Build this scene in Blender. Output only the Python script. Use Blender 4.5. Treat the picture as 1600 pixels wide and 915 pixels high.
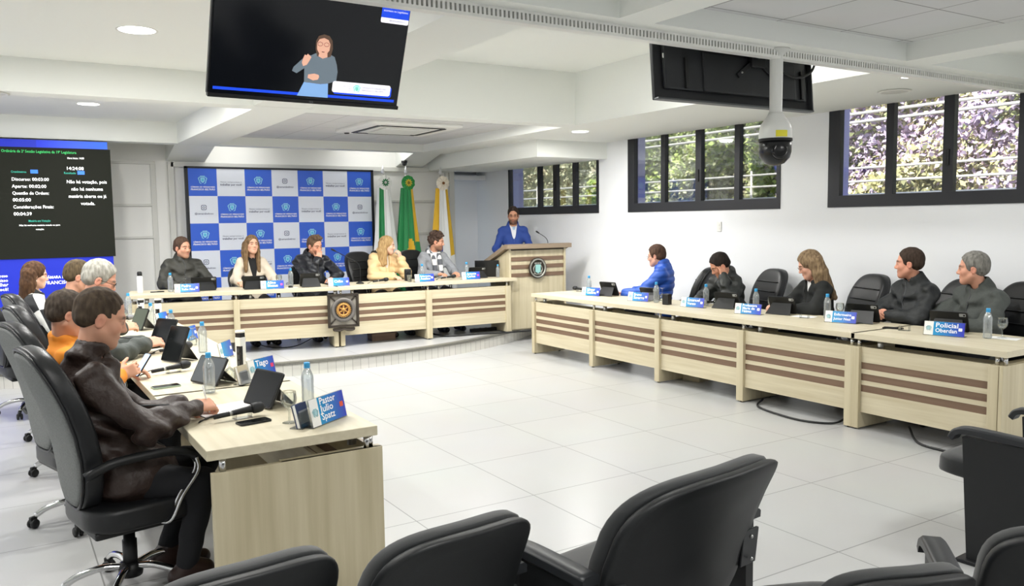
import bpy, bmesh, math, random
import numpy as np
from mathutils import Vector, Matrix, Euler
for o in list(bpy.data.objects): bpy.data.objects.remove(o)
S = bpy.context.scene
COL = S.collection
PI = math.pi
R = math.radians
rng = np.random.RandomState(7)
random.seed(7)

# ------------------------------------------------------------------ camera
cd = bpy.data.cameras.new('camera'); cam = bpy.data.objects.new('camera', cd); COL.objects.link(cam)
cd.sensor_width = 36.0; cd.lens = 36.0 * 1295.53 / 1600.0; cd.clip_start = 0.05; cd.clip_end = 200
RW = ((0.8485482125159047, 0.05744955601483278, -0.5259899994769497),
      (-0.5289484682877564, 0.06693483703641362, -0.8460101923067743),
      (-0.013395855034274567, 0.9961020410101605, 0.08718529098014963))
cam.matrix_world = Matrix.Translation((0, 0, 1.70)) @ Matrix(RW).to_4x4()
S.camera = cam
# ------------------------------------------------------------------ colour management, sky, sun
S.view_settings.view_transform = 'Standard'; S.view_settings.look = 'None'
S.view_settings.gamma = 1.0; S.view_settings.use_curve_mapping = False
S.view_settings.exposure = -0.05
S.cycles.use_denoising = True
S.cycles.max_bounces = 10; S.cycles.diffuse_bounces = 6; S.cycles.transparent_max_bounces = 16
S.cycles.sample_clamp_indirect = 6.0
S.cycles.caustics_reflective = False; S.cycles.caustics_refractive = False
W = bpy.data.worlds.new('sky'); S.world = W; W.use_nodes = True
nt = W.node_tree; bg = nt.nodes['Background']
sky = nt.nodes.new('ShaderNodeTexSky'); sky.sky_type = 'NISHITA'; sky.sun_disc = False
sky.sun_elevation = R(48); sky.sun_rotation = R(80)
nt.links.new(sky.outputs[0], bg.inputs[0]); bg.inputs[1].default_value = 0.45
sl = bpy.data.lights.new('sun', 'SUN'); sl.energy = 8.5; sl.angle = R(0.6); sl.color = (1, .95, .85)
so = bpy.data.objects.new('sun', sl); COL.objects.link(so)
so.rotation_euler = Vector((0.62, 0.30, -0.73)).to_track_quat('-Z', 'Y').to_euler()
LAMP_W = 38.0      # each recessed ceiling lamp
PANEL_W = 42.0     # each added fill panel behind the camera, out of view

# ------------------------------------------------------------------ materials
def srgb(h):
    if isinstance(h, str):
        h = h.lstrip('#'); h = [int(h[i:i+2], 16)/255 for i in (0, 2, 4)]
    return tuple((c/12.92 if c <= .04045 else ((c+.055)/1.055)**2.4) for c in h[:3])
MATS = {}
def mat(name, col='#808080', rough=.5, metal=0., spec=.5, trans=0., ior=1.45, emit=None, estr=1., noise=None, bump=None, coat=0., attr=None, alpha=1., sheen=0.):
    if name in MATS: return MATS[name]
    m = bpy.data.materials.new(name); m.use_nodes = True; n = m.node_tree; L = n.links
    b = n.nodes['Principled BSDF']; c = srgb(col)
    b.inputs['Base Color'].default_value = (*c, 1); b.inputs['Roughness'].default_value = rough
    b.inputs['Metallic'].default_value = metal; b.inputs['Specular IOR Level'].default_value = spec
    b.inputs['Transmission Weight'].default_value = trans; b.inputs['IOR'].default_value = ior
    b.inputs['Coat Weight'].default_value = coat; b.inputs['Sheen Weight'].default_value = sheen
    if emit:
        b.inputs['Emission Color'].default_value = (*srgb(emit), 1); b.inputs['Emission Strength'].default_value = estr
    tc = None
    if attr:
        a = n.nodes.new('ShaderNodeAttribute'); a.attribute_name = attr; L.new(a.outputs['Color'], b.inputs['Base Color'])
    if noise:
        col2, sc, det = noise[:3]; stretch = noise[3] if len(noise) > 3 else (1, 1, 1)
        tc = n.nodes.new('ShaderNodeTexCoord'); mp = n.nodes.new('ShaderNodeMapping'); mp.inputs['Scale'].default_value = stretch
        L.new(tc.outputs['Object'], mp.inputs[0])
        t = n.nodes.new('ShaderNodeTexNoise'); t.inputs['Scale'].default_value = sc; t.inputs['Detail'].default_value = det
        L.new(mp.outputs[0], t.inputs['Vector'])
        r = n.nodes.new('ShaderNodeValToRGB'); r.color_ramp.elements[0].position = .32; r.color_ramp.elements[1].position = .68
        r.color_ramp.elements[0].color = (*c, 1); r.color_ramp.elements[1].color = (*srgb(col2), 1)
        L.new(t.outputs['Fac'], r.inputs[0]); L.new(r.outputs[0], b.inputs['Base Color'])
    if bump:
        sc, st, dist = bump
        tc = n.nodes.new('ShaderNodeTexCoord')
        t = n.nodes.new('ShaderNodeTexNoise'); t.inputs['Scale'].default_value = sc; t.inputs['Detail'].default_value = 3
        L.new(tc.outputs['Object'], t.inputs['Vector'])
        bp = n.nodes.new('ShaderNodeBump'); bp.inputs['Strength'].default_value = st; bp.inputs['Distance'].default_value = dist
        L.new(t.outputs['Fac'], bp.inputs['Height']); L.new(bp.outputs[0], b.inputs['Normal'])
    MATS[name] = m; return m
def thin_glass(name, tint='#ffffff', refl=.10):
    if name in MATS: return MATS[name]
    m = bpy.data.materials.new(name); m.use_nodes = True; n = m.node_tree; n.nodes.clear(); L = n.links
    o = n.nodes.new('ShaderNodeOutputMaterial'); t = n.nodes.new('ShaderNodeBsdfTransparent'); g = n.nodes.new('ShaderNodeBsdfGlossy')
    t.inputs[0].default_value = (*srgb(tint), 1); g.inputs['Roughness'].default_value = .03
    lw = n.nodes.new('ShaderNodeLayerWeight'); lw.inputs[0].default_value = .35
    mm = n.nodes.new('ShaderNodeMath'); mm.operation = 'MULTIPLY_ADD'; mm.inputs[1].default_value = .55; mm.inputs[2].default_value = refl
    L.new(lw.outputs['Fresnel'], mm.inputs[0])
    mx = n.nodes.new('ShaderNodeMixShader'); L.new(mm.outputs[0], mx.inputs[0]); L.new(t.outputs[0], mx.inputs[1]); L.new(g.outputs[0], mx.inputs[2])
    L.new(mx.outputs[0], o.inputs[0]); MATS[name] = m; return m
def bottle_mat():
    m = thin_glass('water_bottle', '#f0f5f8', .12); n = m.node_tree; L = n.links
    o = [x for x in n.nodes if x.type == 'OUTPUT_MATERIAL'][0]; mx = [x for x in n.nodes if x.type == 'MIX_SHADER'][0]
    d = n.nodes.new('ShaderNodeBsdfDiffuse'); d.inputs[0].default_value = (.75, .79, .82, 1); m2 = n.nodes.new('ShaderNodeMixShader'); m2.inputs[0].default_value = .16
    L.new(mx.outputs[0], m2.inputs[1]); L.new(d.outputs[0], m2.inputs[2]); L.new(m2.outputs[0], o.inputs[0]); return m
def wood(name, c1, c2, axis='x', sc=1.):
    st = {'x': (.6*sc, 9*sc, 14*sc), 'z': (9*sc, 9*sc, .45*sc), 'y': (9*sc, .6*sc, 14*sc)}[axis]
    return mat(name, c1, .45, noise=(c2, 2.2, 6, st))
M_WALL = mat('white_paint', '#e9ebee', .85, spec=.2)
M_CEIL = mat('ceiling_paint', '#eceeea', .9, spec=.2)
M_PANEL = mat('panel_paint', '#e6e6e3', .7, spec=.3)
M_WOODX = wood('ash_laminate', '#c9c0a6', '#b9ae92', 'x')
M_WOODZ = wood('ash_laminate_upright', '#c6bca0', '#b3a88b', 'z')
M_TOP = wood('ash_laminate_top', '#cdc5ad', '#c0b69c', 'x')
M_TOPY = wood('ash_laminate_top_long', '#cdc5ad', '#c0b69c', 'y')
M_BROWN = wood('brown_laminate', '#77604e', '#6a5443', 'x')
M_CHROME = mat('chrome', '#d8d8d8', .12, 1.)
M_STEEL = mat('brushed_steel', '#b9b9b7', .35, 1.)
M_BLACK = mat('black_plastic', '#151617', .45)
M_BLACKM = mat('black_metal', '#232427', .4, .3)
M_FRAME = mat('dark_aluminium', '#2b2c30', .5, .2)
M_LEATHER = mat('black_leather', '#1b1c1e', .38, bump=(90, .25, .002))
M_FABBACK = mat('grey_fabric', '#6c6e6d', .9, noise=('#7a7c7b', 120, 2))
M_AUD = mat('charcoal_upholstery', '#15181a', .62, bump=(300, .3, .001), sheen=.2)
M_AUDP = mat('charcoal_plastic', '#131517', .5, bump=(200, .2, .001))
M_ARM = mat('armrest_plastic', '#232528', .4)
M_ACR = thin_glass('acrylic', '#f4f6f6', .08)
M_GLASS = thin_glass('clear_glass', '#f8faf9', .03)
M_PANE = thin_glass('window_glass', '#fbfdfc', .01)
M_WATER = bottle_mat()
M_BLUECAP = mat('blue_cap', '#3d9fd8', .4)
M_WHITE = mat('white_plastic', '#e6e6e2', .4)
M_PAPER = mat('white_paper', '#eeeeec', .8)
M_NAVY = mat('navy_card', '#2a3f8e', .5)
M_GREY = mat('grey_card', '#8d9196', .6)
M_SCR = mat('tablet_screen', '#0c0e10', .12)
M_TWHITE = mat('white_print', '#f4f5f7', .6)

# ------------------------------------------------------------------ mesh helpers
def BM(): return bmesh.new()
def TM(loc=(0, 0, 0), rot=(0, 0, 0)): return Matrix.Translation(loc) @ Euler(rot).to_matrix().to_4x4()
def box(bm, c, s, bev=0., rot=(0, 0, 0), M=None, seg=2):
    mx = TM(c, rot) @ Matrix.Diagonal((*s, 1))
    if M is not None: mx = M @ mx
    r = bmesh.ops.create_cube(bm, size=1, matrix=mx); vs = r['verts']
    if bev > 0:
        es = list({e for v in vs for e in v.link_edges})
        bmesh.ops.bevel(bm, geom=es, offset=bev, segments=seg, profile=.5, affect='EDGES')
    return vs
def b2(bm, x0, x1, y0, y1, z0, z1, bev=0., M=None):
    return box(bm, ((x0+x1)/2, (y0+y1)/2, (z0+z1)/2), (abs(x1-x0), abs(y1-y0), abs(z1-z0)), bev, M=M)
def lathe(bm, prof, n=20, M=None, smooth=True, cap=True):
    M = M or Matrix(); rings = []
    for r, z in prof:
        if r < 1e-6: rings.append([bm.verts.new(M @ Vector((0, 0, z)))])
        else: rings.append([bm.verts.new(M @ Vector((r*math.cos(2*PI*i/n), r*math.sin(2*PI*i/n), z))) for i in range(n)])
    for a, b in zip(rings, rings[1:]):
        for i in range(n):
            j = (i+1) % n
            q = [a[i % len(a)], a[j % len(a)], b[j % len(b)], b[i % len(b)]]
            q = list(dict.fromkeys(q))
            if len(q) > 2:
                f = bm.faces.new(q); f.smooth = smooth
    if cap:
        if len(rings[0]) > 2: bm.faces.new(rings[0][::-1])
        if len(rings[-1]) > 2: bm.faces.new(rings[-1])
def tube(bm, pts, r, n=8, closed=False, M=None, rs=None):
    P = [Vector(p) for p in pts]
    if M is not None: P = [M @ p for p in P]
    N = len(P); rings = []; up = None
    for i, p in enumerate(P):
        a = P[i-1] if (i > 0 or closed) else P[i]; b = P[(i+1) % N] if (i < N-1 or closed) else P[i]
        t = (b-a).normalized()
        if up is None: up = Vector((0, 0, 1)) if abs(t.z) < .9 else Vector((1, 0, 0))
        s = t.cross(up); s = s.normalized() if s.length > 1e-6 else t.orthogonal().normalized()
        up = s.cross(t).normalized(); rr = rs[i] if rs else r
        rings.append([bm.verts.new(p + rr*(math.cos(2*PI*k/n)*s + math.sin(2*PI*k/n)*up)) for k in range(n)])
    for i in range(N if closed else N-1):
        a, b = rings[i], rings[(i+1) % N]
        for k in range(n):
            f = bm.faces.new((a[k], a[(k+1) % n], b[(k+1) % n], b[k])); f.smooth = True
    if not closed: bm.faces.new(rings[0][::-1]); bm.faces.new(rings[-1])
def curve(pts, n=6):
    P = [Vector(p) for p in pts]; out = []
    Q = [P[0]*2-P[1]] + P + [P[-1]*2-P[-2]]
    for i in range(1, len(Q)-2):
        for k in range(n):
            t = k/n; a, b, c, d = Q[i-1], Q[i], Q[i+1], Q[i+2]
            out.append(.5*((2*b) + (-a+c)*t + (2*a-5*b+4*c-d)*t*t + (-a+3*b-3*c+d)*t**3))
    return out + [P[-1]]
def prism(bm, poly, d0, d1, M=None, smooth=False):
    """poly in local xy, extruded along z from d0 to d1"""
    M = M or Matrix()
    a = [bm.verts.new(M @ Vector((x, y, d0))) for x, y in poly]; b = [bm.verts.new(M @ Vector((x, y, d1))) for x, y in poly]
    bm.faces.new(a[::-1]); bm.faces.new(b); n = len(poly)
    for i in range(n):
        f = bm.faces.new((a[i], a[(i+1) % n], b[(i+1) % n], b[i])); f.smooth = smooth
def rrect(w, h, r, n=6, cx=0, cy=0):
    o = []
    for sx, sy, a0 in ((1, 1, 0), (-1, 1, 90), (-1, -1, 180), (1, -1, 270)):
        for k in range(n+1):
            a = R(a0+90*k/n); o.append((cx+sx*(w/2-r)+r*math.cos(a), cy+sy*(h/2-r)+r*math.sin(a)))
    return o
def pad(bm, outline, t, M=None, f=None, prof=((1., .55), (.985, .8), (.94, .95), (.8, 1.), (.45, 1.03))):
    """soft cushion: 2d outline, thickness t along z, optional deformation f(Vector)->Vector"""
    M = M or Matrix(); cx = sum(p[0] for p in outline)/len(outline); cy = sum(p[1] for p in outline)/len(outline)
    n = len(outline)
    def ring(s, z):
        r = []
        for x, y in outline:
            v = Vector((cx+(x-cx)*s, cy+(y-cy)*s, z))
            if f: v = f(v)
            r.append(bm.verts.new(M @ v))
        return r
    rr = [ring(s, t/2*p) for s, p in prof[::-1]] + [ring(s, -t/2*p) for s, p in prof]
    for a, b in zip(rr, rr[1:]):
        for i in range(n):
            fc = bm.faces.new((a[i], b[i], b[(i+1) % n], a[(i+1) % n])); fc.smooth = True
    for rg, sgn in ((rr[0], 1), (rr[-1], -1)):
        v = Vector((cx, cy, sgn*t/2*prof[-1][1]))
        if f: v = f(v)
        c = bm.verts.new(M @ v)
        for i in range(n):
            q = (rg[i], rg[(i+1) % n], c) if sgn > 0 else (rg[(i+1) % n], rg[i], c)
            fc = bm.faces.new(q); fc.smooth = True
def obj(name, bm, m=None, parent=None, recalc=True):
    if recalc: bmesh.ops.recalc_face_normals(bm, faces=bm.faces[:])
    me = bpy.data.meshes.new(name); bm.to_mesh(me); bm.free()
    o = bpy.data.objects.new(name, me); COL.objects.link(o)
    if m: me.materials.append(m)
    if parent is not None: o.parent = parent
    return o
def thing(name, label, cat, loc=(0, 0, 0), rz=0., group=None):
    o = bpy.data.objects.new(name, None); COL.objects.link(o); o.empty_display_size = .1
    o.location = loc; o.rotation_euler = (0, 0, rz); return tag(o, label, cat, group)
def tag(o, label, cat, group=None):
    o['label'] = label; o['category'] = cat
    if group: o['group'] = group
    return o
def struct(name, bm, m, label=None):
    o = obj(name, bm, m); o['kind'] = 'structure'; o['label'] = label or name.replace('_', ' '); return o
def dup(root, label, loc, rz, group=None):
    r = root.copy(); COL.objects.link(r); r.location = loc; r.rotation_euler = (0, 0, rz); r['label'] = label
    if group: r['group'] = group
    def rec(src, dst):
        for ch in list(src.children):
            c = ch.copy(); COL.objects.link(c); c.parent = dst; rec(ch, c)
    rec(root, r); return r
_fc = {}
def text_into(bm, body, size, M, align='LEFT', ext=0., space=1., lead=1., bold=0., fit=None):
    cu = bpy.data.curves.new('t', 'FONT'); cu.body = body; cu.size = size; cu.align_x = align; cu.extrude = ext
    cu.space_line = lead; cu.space_character = space; cu.resolution_u = 2; cu.offset = bold
    ob = bpy.data.objects.new('t', cu)
    me = ob.to_mesh()
    if me is not None and len(me.vertices):
        me2 = me.copy()
        if fit:
            xs = [v.co.x for v in me2.vertices]; k = fit/(max(xs)-min(xs)); me2.transform(Matrix.Diagonal((k, min(1.25, max(k, .8)), 1, 1)))
        me2.transform(M); bm.from_mesh(me2); bpy.data.meshes.remove(me2)
    ob.to_mesh_clear(); bpy.data.objects.remove(ob); bpy.data.curves.remove(cu)
FRONT = Euler((PI/2, 0, 0)).to_matrix().to_4x4()      # text plane standing up, facing -y
def lettering(parent, body, size, loc, m, align='LEFT', name='lettering', Mx=None, **k):
    bm = BM(); text_into(bm, body, size, (Mx if Mx is not None else Matrix.Translation(loc) @ FRONT), align, **k)
    return obj(name, bm, m, parent, recalc=False)
def crest(bm, M, s):
    """coat of arms outline: castle crown, shield, two wreath arcs; local xy plane, thickness along z"""
    prism(bm, [(-.22*s, .2*s), (.22*s, .2*s), (.22*s, -.1*s), (.12*s, -.26*s), (0, -.34*s), (-.12*s, -.26*s), (-.22*s, -.1*s)], 0, .004, M)
    for x in (-.18, -.06, .06, .18): prism(bm, [((x-.045)*s, .25*s), ((x+.045)*s, .25*s), ((x+.045)*s, .4*s), ((x-.045)*s, .4*s)], 0, .004, M)
    for sg in (-1, 1):
        o = [(sg*(.33+.05*math.sin(a*2))*s*math.cos(R(-70+a*22)), .42*s*math.sin(R(-70+a*22))) for a in range(6)]
        i = [(x*1.28, y*1.12) for x, y in o][::-1]
        prism(bm, (o+i), 0, .004, M)

# ================================================================== THE ROOM
XW, ZS = 7.5, 2.785
def tile_mat(name, c1, c2, grout, size, off, mort=.004, rough=.3, var=None):
    m = bpy.data.materials.new(name); m.use_nodes = True; n = m.node_tree; L = n.links; b = n.nodes['Principled BSDF']
    tc = n.nodes.new('ShaderNodeTexCoord'); mp = n.nodes.new('ShaderNodeMapping'); mp.inputs['Location'].default_value = (-off[0], -off[1], 0)
    br = n.nodes.new('ShaderNodeTexBrick'); br.offset = 0; br.squash = 1
    br.inputs['Scale'].default_value = 1; br.inputs['Brick Width'].default_value = size[0]; br.inputs['Row Height'].default_value = size[1]
    br.inputs['Mortar Size'].default_value = mort; br.inputs['Mortar Smooth'].default_value = .2
    br.inputs['Color1'].default_value = (*srgb(c1), 1); br.inputs['Color2'].default_value = (*srgb(c2), 1); br.inputs['Mortar'].default_value = (*srgb(grout), 1)
    L.new(tc.outputs['Object'], mp.inputs[0]); L.new(mp.outputs[0], br.inputs['Vector'])
    nz = n.nodes.new('ShaderNodeTexNoise'); nz.inputs['Scale'].default_value = 1.7; nz.inputs['Detail'].default_value = 6
    L.new(tc.outputs['Object'], nz.inputs['Vector'])
    mx = n.nodes.new('ShaderNodeMixRGB'); mx.blend_type = 'MULTIPLY'; mx.inputs[0].default_value = .12
    L.new(br.outputs['Color'], mx.inputs[1]); L.new(nz.outputs['Color'], mx.inputs[2])
    hs = n.nodes.new('ShaderNodeHueSaturation'); hs.inputs['Saturation'].default_value = .5
    L.new(mx.outputs[0], hs.inputs['Color']); L.new(hs.outputs[0], b.inputs['Base Color'])
    b.inputs['Roughness'].default_value = rough; b.inputs['Specular IOR Level'].default_value = .45
    return m
M_FLOOR = tile_mat('porcelain_tile', '#b0b2b2', '#adafaf', '#7c7e7d', (.8, .8), (2.75, 4.2))
M_CTILE = tile_mat('mineral_ceiling_tile', '#d9dadb', '#d6d7d8', '#8d8d8b', (.62, .62), (.48, .45), .005, .9)
M_ACTILE = tile_mat('mineral_ceiling_tile_far', '#d9dadb', '#d6d7d8', '#9d9d9b', (.62, .62), (.36, .35), .004, .9)
M_RISER = tile_mat('riser_tile', '#d6d3c6', '#cfccbf', '#9a978b', (.1, .4), (0, -.1), .003, .5)
M_NOSE = mat('grey_granite_edge', '#77766e', .45, noise=('#55554f', 160, 2))
bm = BM(); b2(bm, -2.7, 7.8, -5.1, 13.6, -.1, 0); struct('floor', bm, M_FLOOR, 'pale grey large porcelain floor tiles')
# stage with curved front
SC, SR = (3.3, 14.35), 5.3
def arc(r, x0=-1.35, x1=7.5, n=72):
    o = []
    for i in range(n+1):
        x = x0+(x1-x0)*i/n; o.append((x, SC[1]-math.sqrt(max(.01, r*r-(x-SC[0])**2))))
    return o
bm = BM(); ol = arc(SR); prism(bm, ol+[(7.5, 13.55), (-2.6, 13.55), (-2.6, ol[0][1])], .002, .13)
struct('floor_stage', bm, M_FLOOR, 'low stage floor with curved front')
bm = BM(); uv = bm.loops.layers.uv.new('UVMap'); ro = arc(SR+.012); s = 0
for (a, b) in zip(ro, ro[1:]):
    l = math.hypot(b[0]-a[0], b[1]-a[1])
    vs = [bm.verts.new((*a, 0)), bm.verts.new((*b, 0)), bm.verts.new((*b, .13)), bm.verts.new((*a, .13))]
    f = bm.faces.new(vs)
    for lp, u in zip(f.loops, ((s, 0), (s+l, 0), (s+l, .13), (s, .13))): lp[uv].uv = u
    s += l
ri = arc(SR-.002)
for lo, hi in ((ro, ri),):
    for (a, b), (c, d) in zip(zip(lo, lo[1:]), zip(hi, hi[1:])):
        bm.faces.new([bm.verts.new((*a, .13)), bm.verts.new((*b, .13)), bm.verts.new((*d, .13)), bm.verts.new((*c, .13))])
n = M_RISER.node_tree; tcn = [x for x in n.nodes if x.type == 'TEX_COORD'][0]; mpn = [x for x in n.nodes if x.type == 'MAPPING'][0]
n.links.new(tcn.outputs['UV'], mpn.inputs[0])
struct('trim_1', bm, M_RISER, 'beige upright tiles on the curved stage riser')
bm = BM(); prism(bm, arc(SR+.03)+arc(SR-.06)[::-1], .131, .162); struct('trim_2', bm, M_NOSE, 'grey stone nosing along the curved stage edge')
bm = BM(); ol = arc(SR-.06); prism(bm, ol+[(7.5, 13.5), (-2.6, 13.5), (-2.6, ol[0][1])], .1305, .16); struct('floor_stage_tiles', bm, M_FLOOR, 'pale tiles on top of the stage')

# right wall with three window openings
WIN = [(9.65, 12.1), (6.36, 8.95), (3.02, 5.69)]; ZB = 1.81; ZT = 2.9
bm = BM(); x0, x1 = XW, XW+.2
b2(bm, x0, x1, -5, 13.6, -.02, ZB); b2(bm, x0, x1, -5, 13.6, ZT, 3.6)
ys = [-5]+[v for w in WIN[::-1] for v in w]+[13.6]
for i in range(0, len(ys), 2): b2(bm, x0, x1, ys[i], ys[i+1], ZB, ZT)
struct('wall_right', bm, M_WALL)
M_LILAC = mat('lilac_paint', '#a9a4d6', .8)
for i, (ya, yb) in enumerate(WIN):
    bm = BM(); xf0, xf1 = XW-.012, XW+.05
    t = .09
    b2(bm, xf0, xf1, ya-.02, yb+.02, ZB-.02, ZB+.1)
    b2(bm, xf0, xf1, ya-.02, yb+.02, ZT-.06, ZT+.02)
    b2(bm, xf0, xf1, yb-.035 if i == 0 else yb-.12, yb+.02, ZB+.1, ZT-.06); b2(bm, xf0, xf1, ya-.02, ya+.03, ZB+.1, ZT-.06)
    mull = {0: (11.18, 10.73, 10.22), 1: (8.255, 7.61, 6.975), 2: (5.005, 4.415, 3.76)}[i]
    for k, ym in enumerate(mull): b2(bm, xf0-.003, xf1-.003, ym-(.05 if k == 1 else .04), ym+(.05 if k == 1 else .04), ZB+.099, ZT-.059)
    w = struct('window_%d' % (i+1), bm, M_FRAME, 'black aluminium window high on the right wall')
    cuts = [yb-.03, *mull, ya+.03]
    for p, q in zip(cuts, cuts[1:]):
        bm = BM(); b2(bm, XW+.018, XW+.024, q+.03, p-.03, ZB+.1, ZT-.06); obj('pane', bm, M_PANE, w)
    bm = BM(); b2(bm, XW-.03, XW-.012, mull[1]-.015, mull[1]+.015, 2.15, 2.3, .004); obj('latch', bm, M_BLACK, w)
    bm = BM(); b2(bm, XW+.052, XW+.26, yb-.03, yb+.03, ZB-.3, ZT+.1); struct('trim_%d' % (i+3), bm, M_LILAC, 'lilac painted reveal outside the far side of the window')
# back panelled wall, recess, stage-side walls
YB = 12.8
bm = BM(); b2(bm, -2.7, 6.80, YB, YB+.18, 0, 3.5); struct('wall_back', bm, M_PANEL)
bm = BM(); b2(bm, 6.6, 7.6, 13.22, 13.4, 0, 3.5); struct('wall_recess', bm, M_WALL)
M_PTRIM = mat('panel_trim_paint', '#cfcfca', .6)
def ptrim(k, x0, x1, z0, z1, d=.022, lab='raised moulding on the panelled back wall'):
    bm = BM(); b2(bm, x0, x1, YB-d, YB, z0, z1, .004); struct('trim_%d' % k, bm, M_PTRIM, lab)
k = 10
for z in (1.53, 1.985): ptrim(k, -2.5, 1.93, z-.018, z+.018); k += 1
for z in (1.50, 2.04): ptrim(k, 5.0, 6.66, z-.02, z+.02); k += 1
ptrim(k, -2.5, 2.0, 2.56, 2.6); k += 1
ptrim(k, 1.93, 2.0, .16, 2.6, .02); k += 1
ptrim(k, 2.16, 2.24, .16, 2.6, .05); k += 1
ptrim(k, 2.2, 6.7, 2.53, 2.6, .05); k += 1
ptrim(k, 6.7, 6.80, .16, 3.0, .03); k += 1
ptrim(k, 6.62, 6.64, .16, 2.55, .012); k += 1
bm = BM(); b2(bm, 6.80, 7.5, 12.9, 13.22, 2.42, 2.5); b2(bm, 6.80, 7.35, 12.86, 13.22, 2.56, 2.64); struct('trim_30', bm, M_WALL, 'white ledges at the top of the recess')
bm = BM(); b2(bm, -2.8, -2.6, -5, 13.6, 0, 3.5); struct('wall_left', bm, M_WALL)
bm = BM(); b2(bm, -2.7, 7.7, -5.2, -5, 0, 3.5); struct('wall_near', bm, M_WALL)
# ceiling: beams and coffers
bm = BM(); T = 3.5
def beam(x0, x1, y0, y1, z=ZS): b2(bm, x0, x1, y0, y1, z, T)
prism(bm, [(-2.6, 3.6), (7.5, 3.6), (7.5, 3.95), (-2.6, 3.95)], ZS, T); beam(2.1, 2.6, 3.7, 7.86, ZS+.002); beam(-2.6, 5.78, 7.86, 8.1); beam(2.15, 2.68, 8.1, 11.87)
beam(5.78, 7.5, 3.7, 9.44, ZS+.002); beam(5.78, 6.3, 9.44, 11.87); beam(6.3, 7.5, 9.44, 12.8, 2.555); beam(-2.6, 6.3, 11.87, 12.12)
beam(-2.6, 7.5, 12.12, 12.8, 3.05); beam(6.7, 7.5, 12.8, 13.3, 2.72)
beam(-2.6, 2.15, 3.7, 7.86, 3.06); beam(-2.6, 2.15, 8.1, 11.87, 3.06); beam(2.6, 5.78, 3.7, 7.86, 3.38)
for xa, xb in ((2.15, 2.68), (5.72, 6.2)):                       # beams run down to the wall behind the stage
    v = [bm.verts.new(p) for p in ((xa, 12.1, ZS), (xb, 12.1, ZS), (xb, 12.8, 2.61), (xa, 12.8, 2.61), (xa, 12.1, 3.1), (xb, 12.1, 3.1), (xb, 12.8, 3.1), (xa, 12.8, 3.1))]
    for q in ((0, 1, 2, 3), (4, 7, 6, 5), (0, 4, 5, 1), (1, 5, 6, 2), (2, 6, 7, 3), (3, 7, 4, 0)): bm.faces.new([v[j] for j in q])
beam(2.95, 3.2, -5, 3.65); beam(5.55, 5.85, -5, 3.65); beam(-2.6, 2.95, -5, 3.65, 3.02); beam(5.85, 7.5, -5, 3.65, 2.95); beam(-2.6, 7.5, -5.05, -4.6)
b2(bm, -2.8, 7.8, -5.2, 13.7, 3.5, 3.65)
struct('ceiling', bm, M_CEIL, 'white plaster ceiling with beams and coffers')
bm = BM(); b2(bm, 3.2, 5.55, -5, 3.65, 2.91, 3.5); struct('ceiling_tiles_near', bm, M_CTILE, 'mineral ceiling tiles in the near coffer')
bm = BM(); b2(bm, 2.68, 5.78, 8.1, 11.87, 2.90, 3.5); struct('ceiling_tiles_stage', bm, M_ACTILE, 'mineral ceiling tiles in the coffer before the stage')

# lamps in the ceiling
M_LAMP = mat('lamp_diffuser', '#ffffff', .5, emit='#fffdf6', estr=9.)
def downlight(x, y, z, label, r=.085, w=None):
    t = thing('ceiling_downlight', label, 'ceiling light', (x, y, z))
    bm = BM(); lathe(bm, [(r, -.001), (r+.016, -.004), (r+.018, 0)], 28, cap=False); obj('frame', bm, M_WHITE, t)
    bm = BM(); lathe(bm, [(0, -.003), (r, -.002)], 28, cap=False); obj('diffuser', bm, M_LAMP, t)
    l = bpy.data.lights.new('lamp', 'AREA'); l.shape = 'DISK'; l.size = .16; l.energy = w or LAMP_W; l.color = (1, .985, .95)
    lo = bpy.data.objects.new('lamp', l); COL.objects.link(lo); lo.location = (0, 0, -.02); lo.parent = t
    return t
G = 'recessed downlights in the ceiling'
DL = [(.93, 6.42, 3.06, 'bright round downlight left of the hanging interpreter screen', .12), (.98, 10.5, 3.06, 'round downlight above the left end of the LED wall', .11),
      (.95, 5.30, 3.06, 'round downlight cut by the top edge, left of the hanging screen', .12), (6.25, 8.40, ZS, 'round downlight beside the right wall above the lectern side', .10),
      (6.20, 4.0, ZS, 'small downlight partly hidden by the perforated ceiling track', .05)]
for x, y, z, lb, r in DL: downlight(x, y, z, lb, r, 10 if r < .06 else None)
def plainlamp(x, y, z, sx, sy, w):
    l = bpy.data.lights.new('lamp', 'AREA'); l.shape = 'RECTANGLE'; l.size = sx; l.size_y = sy; l.energy = w; l.color = (1, .985, .955)
    o = bpy.data.objects.new('lamp', l); COL.objects.link(o); o.location = (x, y, z); return o
def fill_panel(x, y, z, label, w=PANEL_W, s=(.6, .6)):
    t = thing('unseen_fill_panel', label, 'ceiling light', (x, y, z), 0, 'added unseen fill panels in the ceiling')
    bm = BM(); b2(bm, -s[0]/2-.02, s[0]/2+.02, -s[1]/2-.02, s[1]/2+.02, -.012, 0); obj('frame', bm, M_WHITE, t)
    bm = BM(); b2(bm, -s[0]/2, s[0]/2, -s[1]/2, s[1]/2, -.016, -.0125); obj('diffuser', bm, M_LAMP, t)
    o = plainlamp(0, 0, -.03, s[0], s[1], w); o.parent = t
for (x, y, z) in ((.6, .9, 3.02), (4.4, .9, 2.91), (.6, -2.2, 3.02), (4.4, -2.2, 2.91), (6.7, -.5, 2.95)):  # panels added behind the camera to light the room
    fill_panel(x, y, z, 'added square fill panel over the public seats, out of view')
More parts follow.
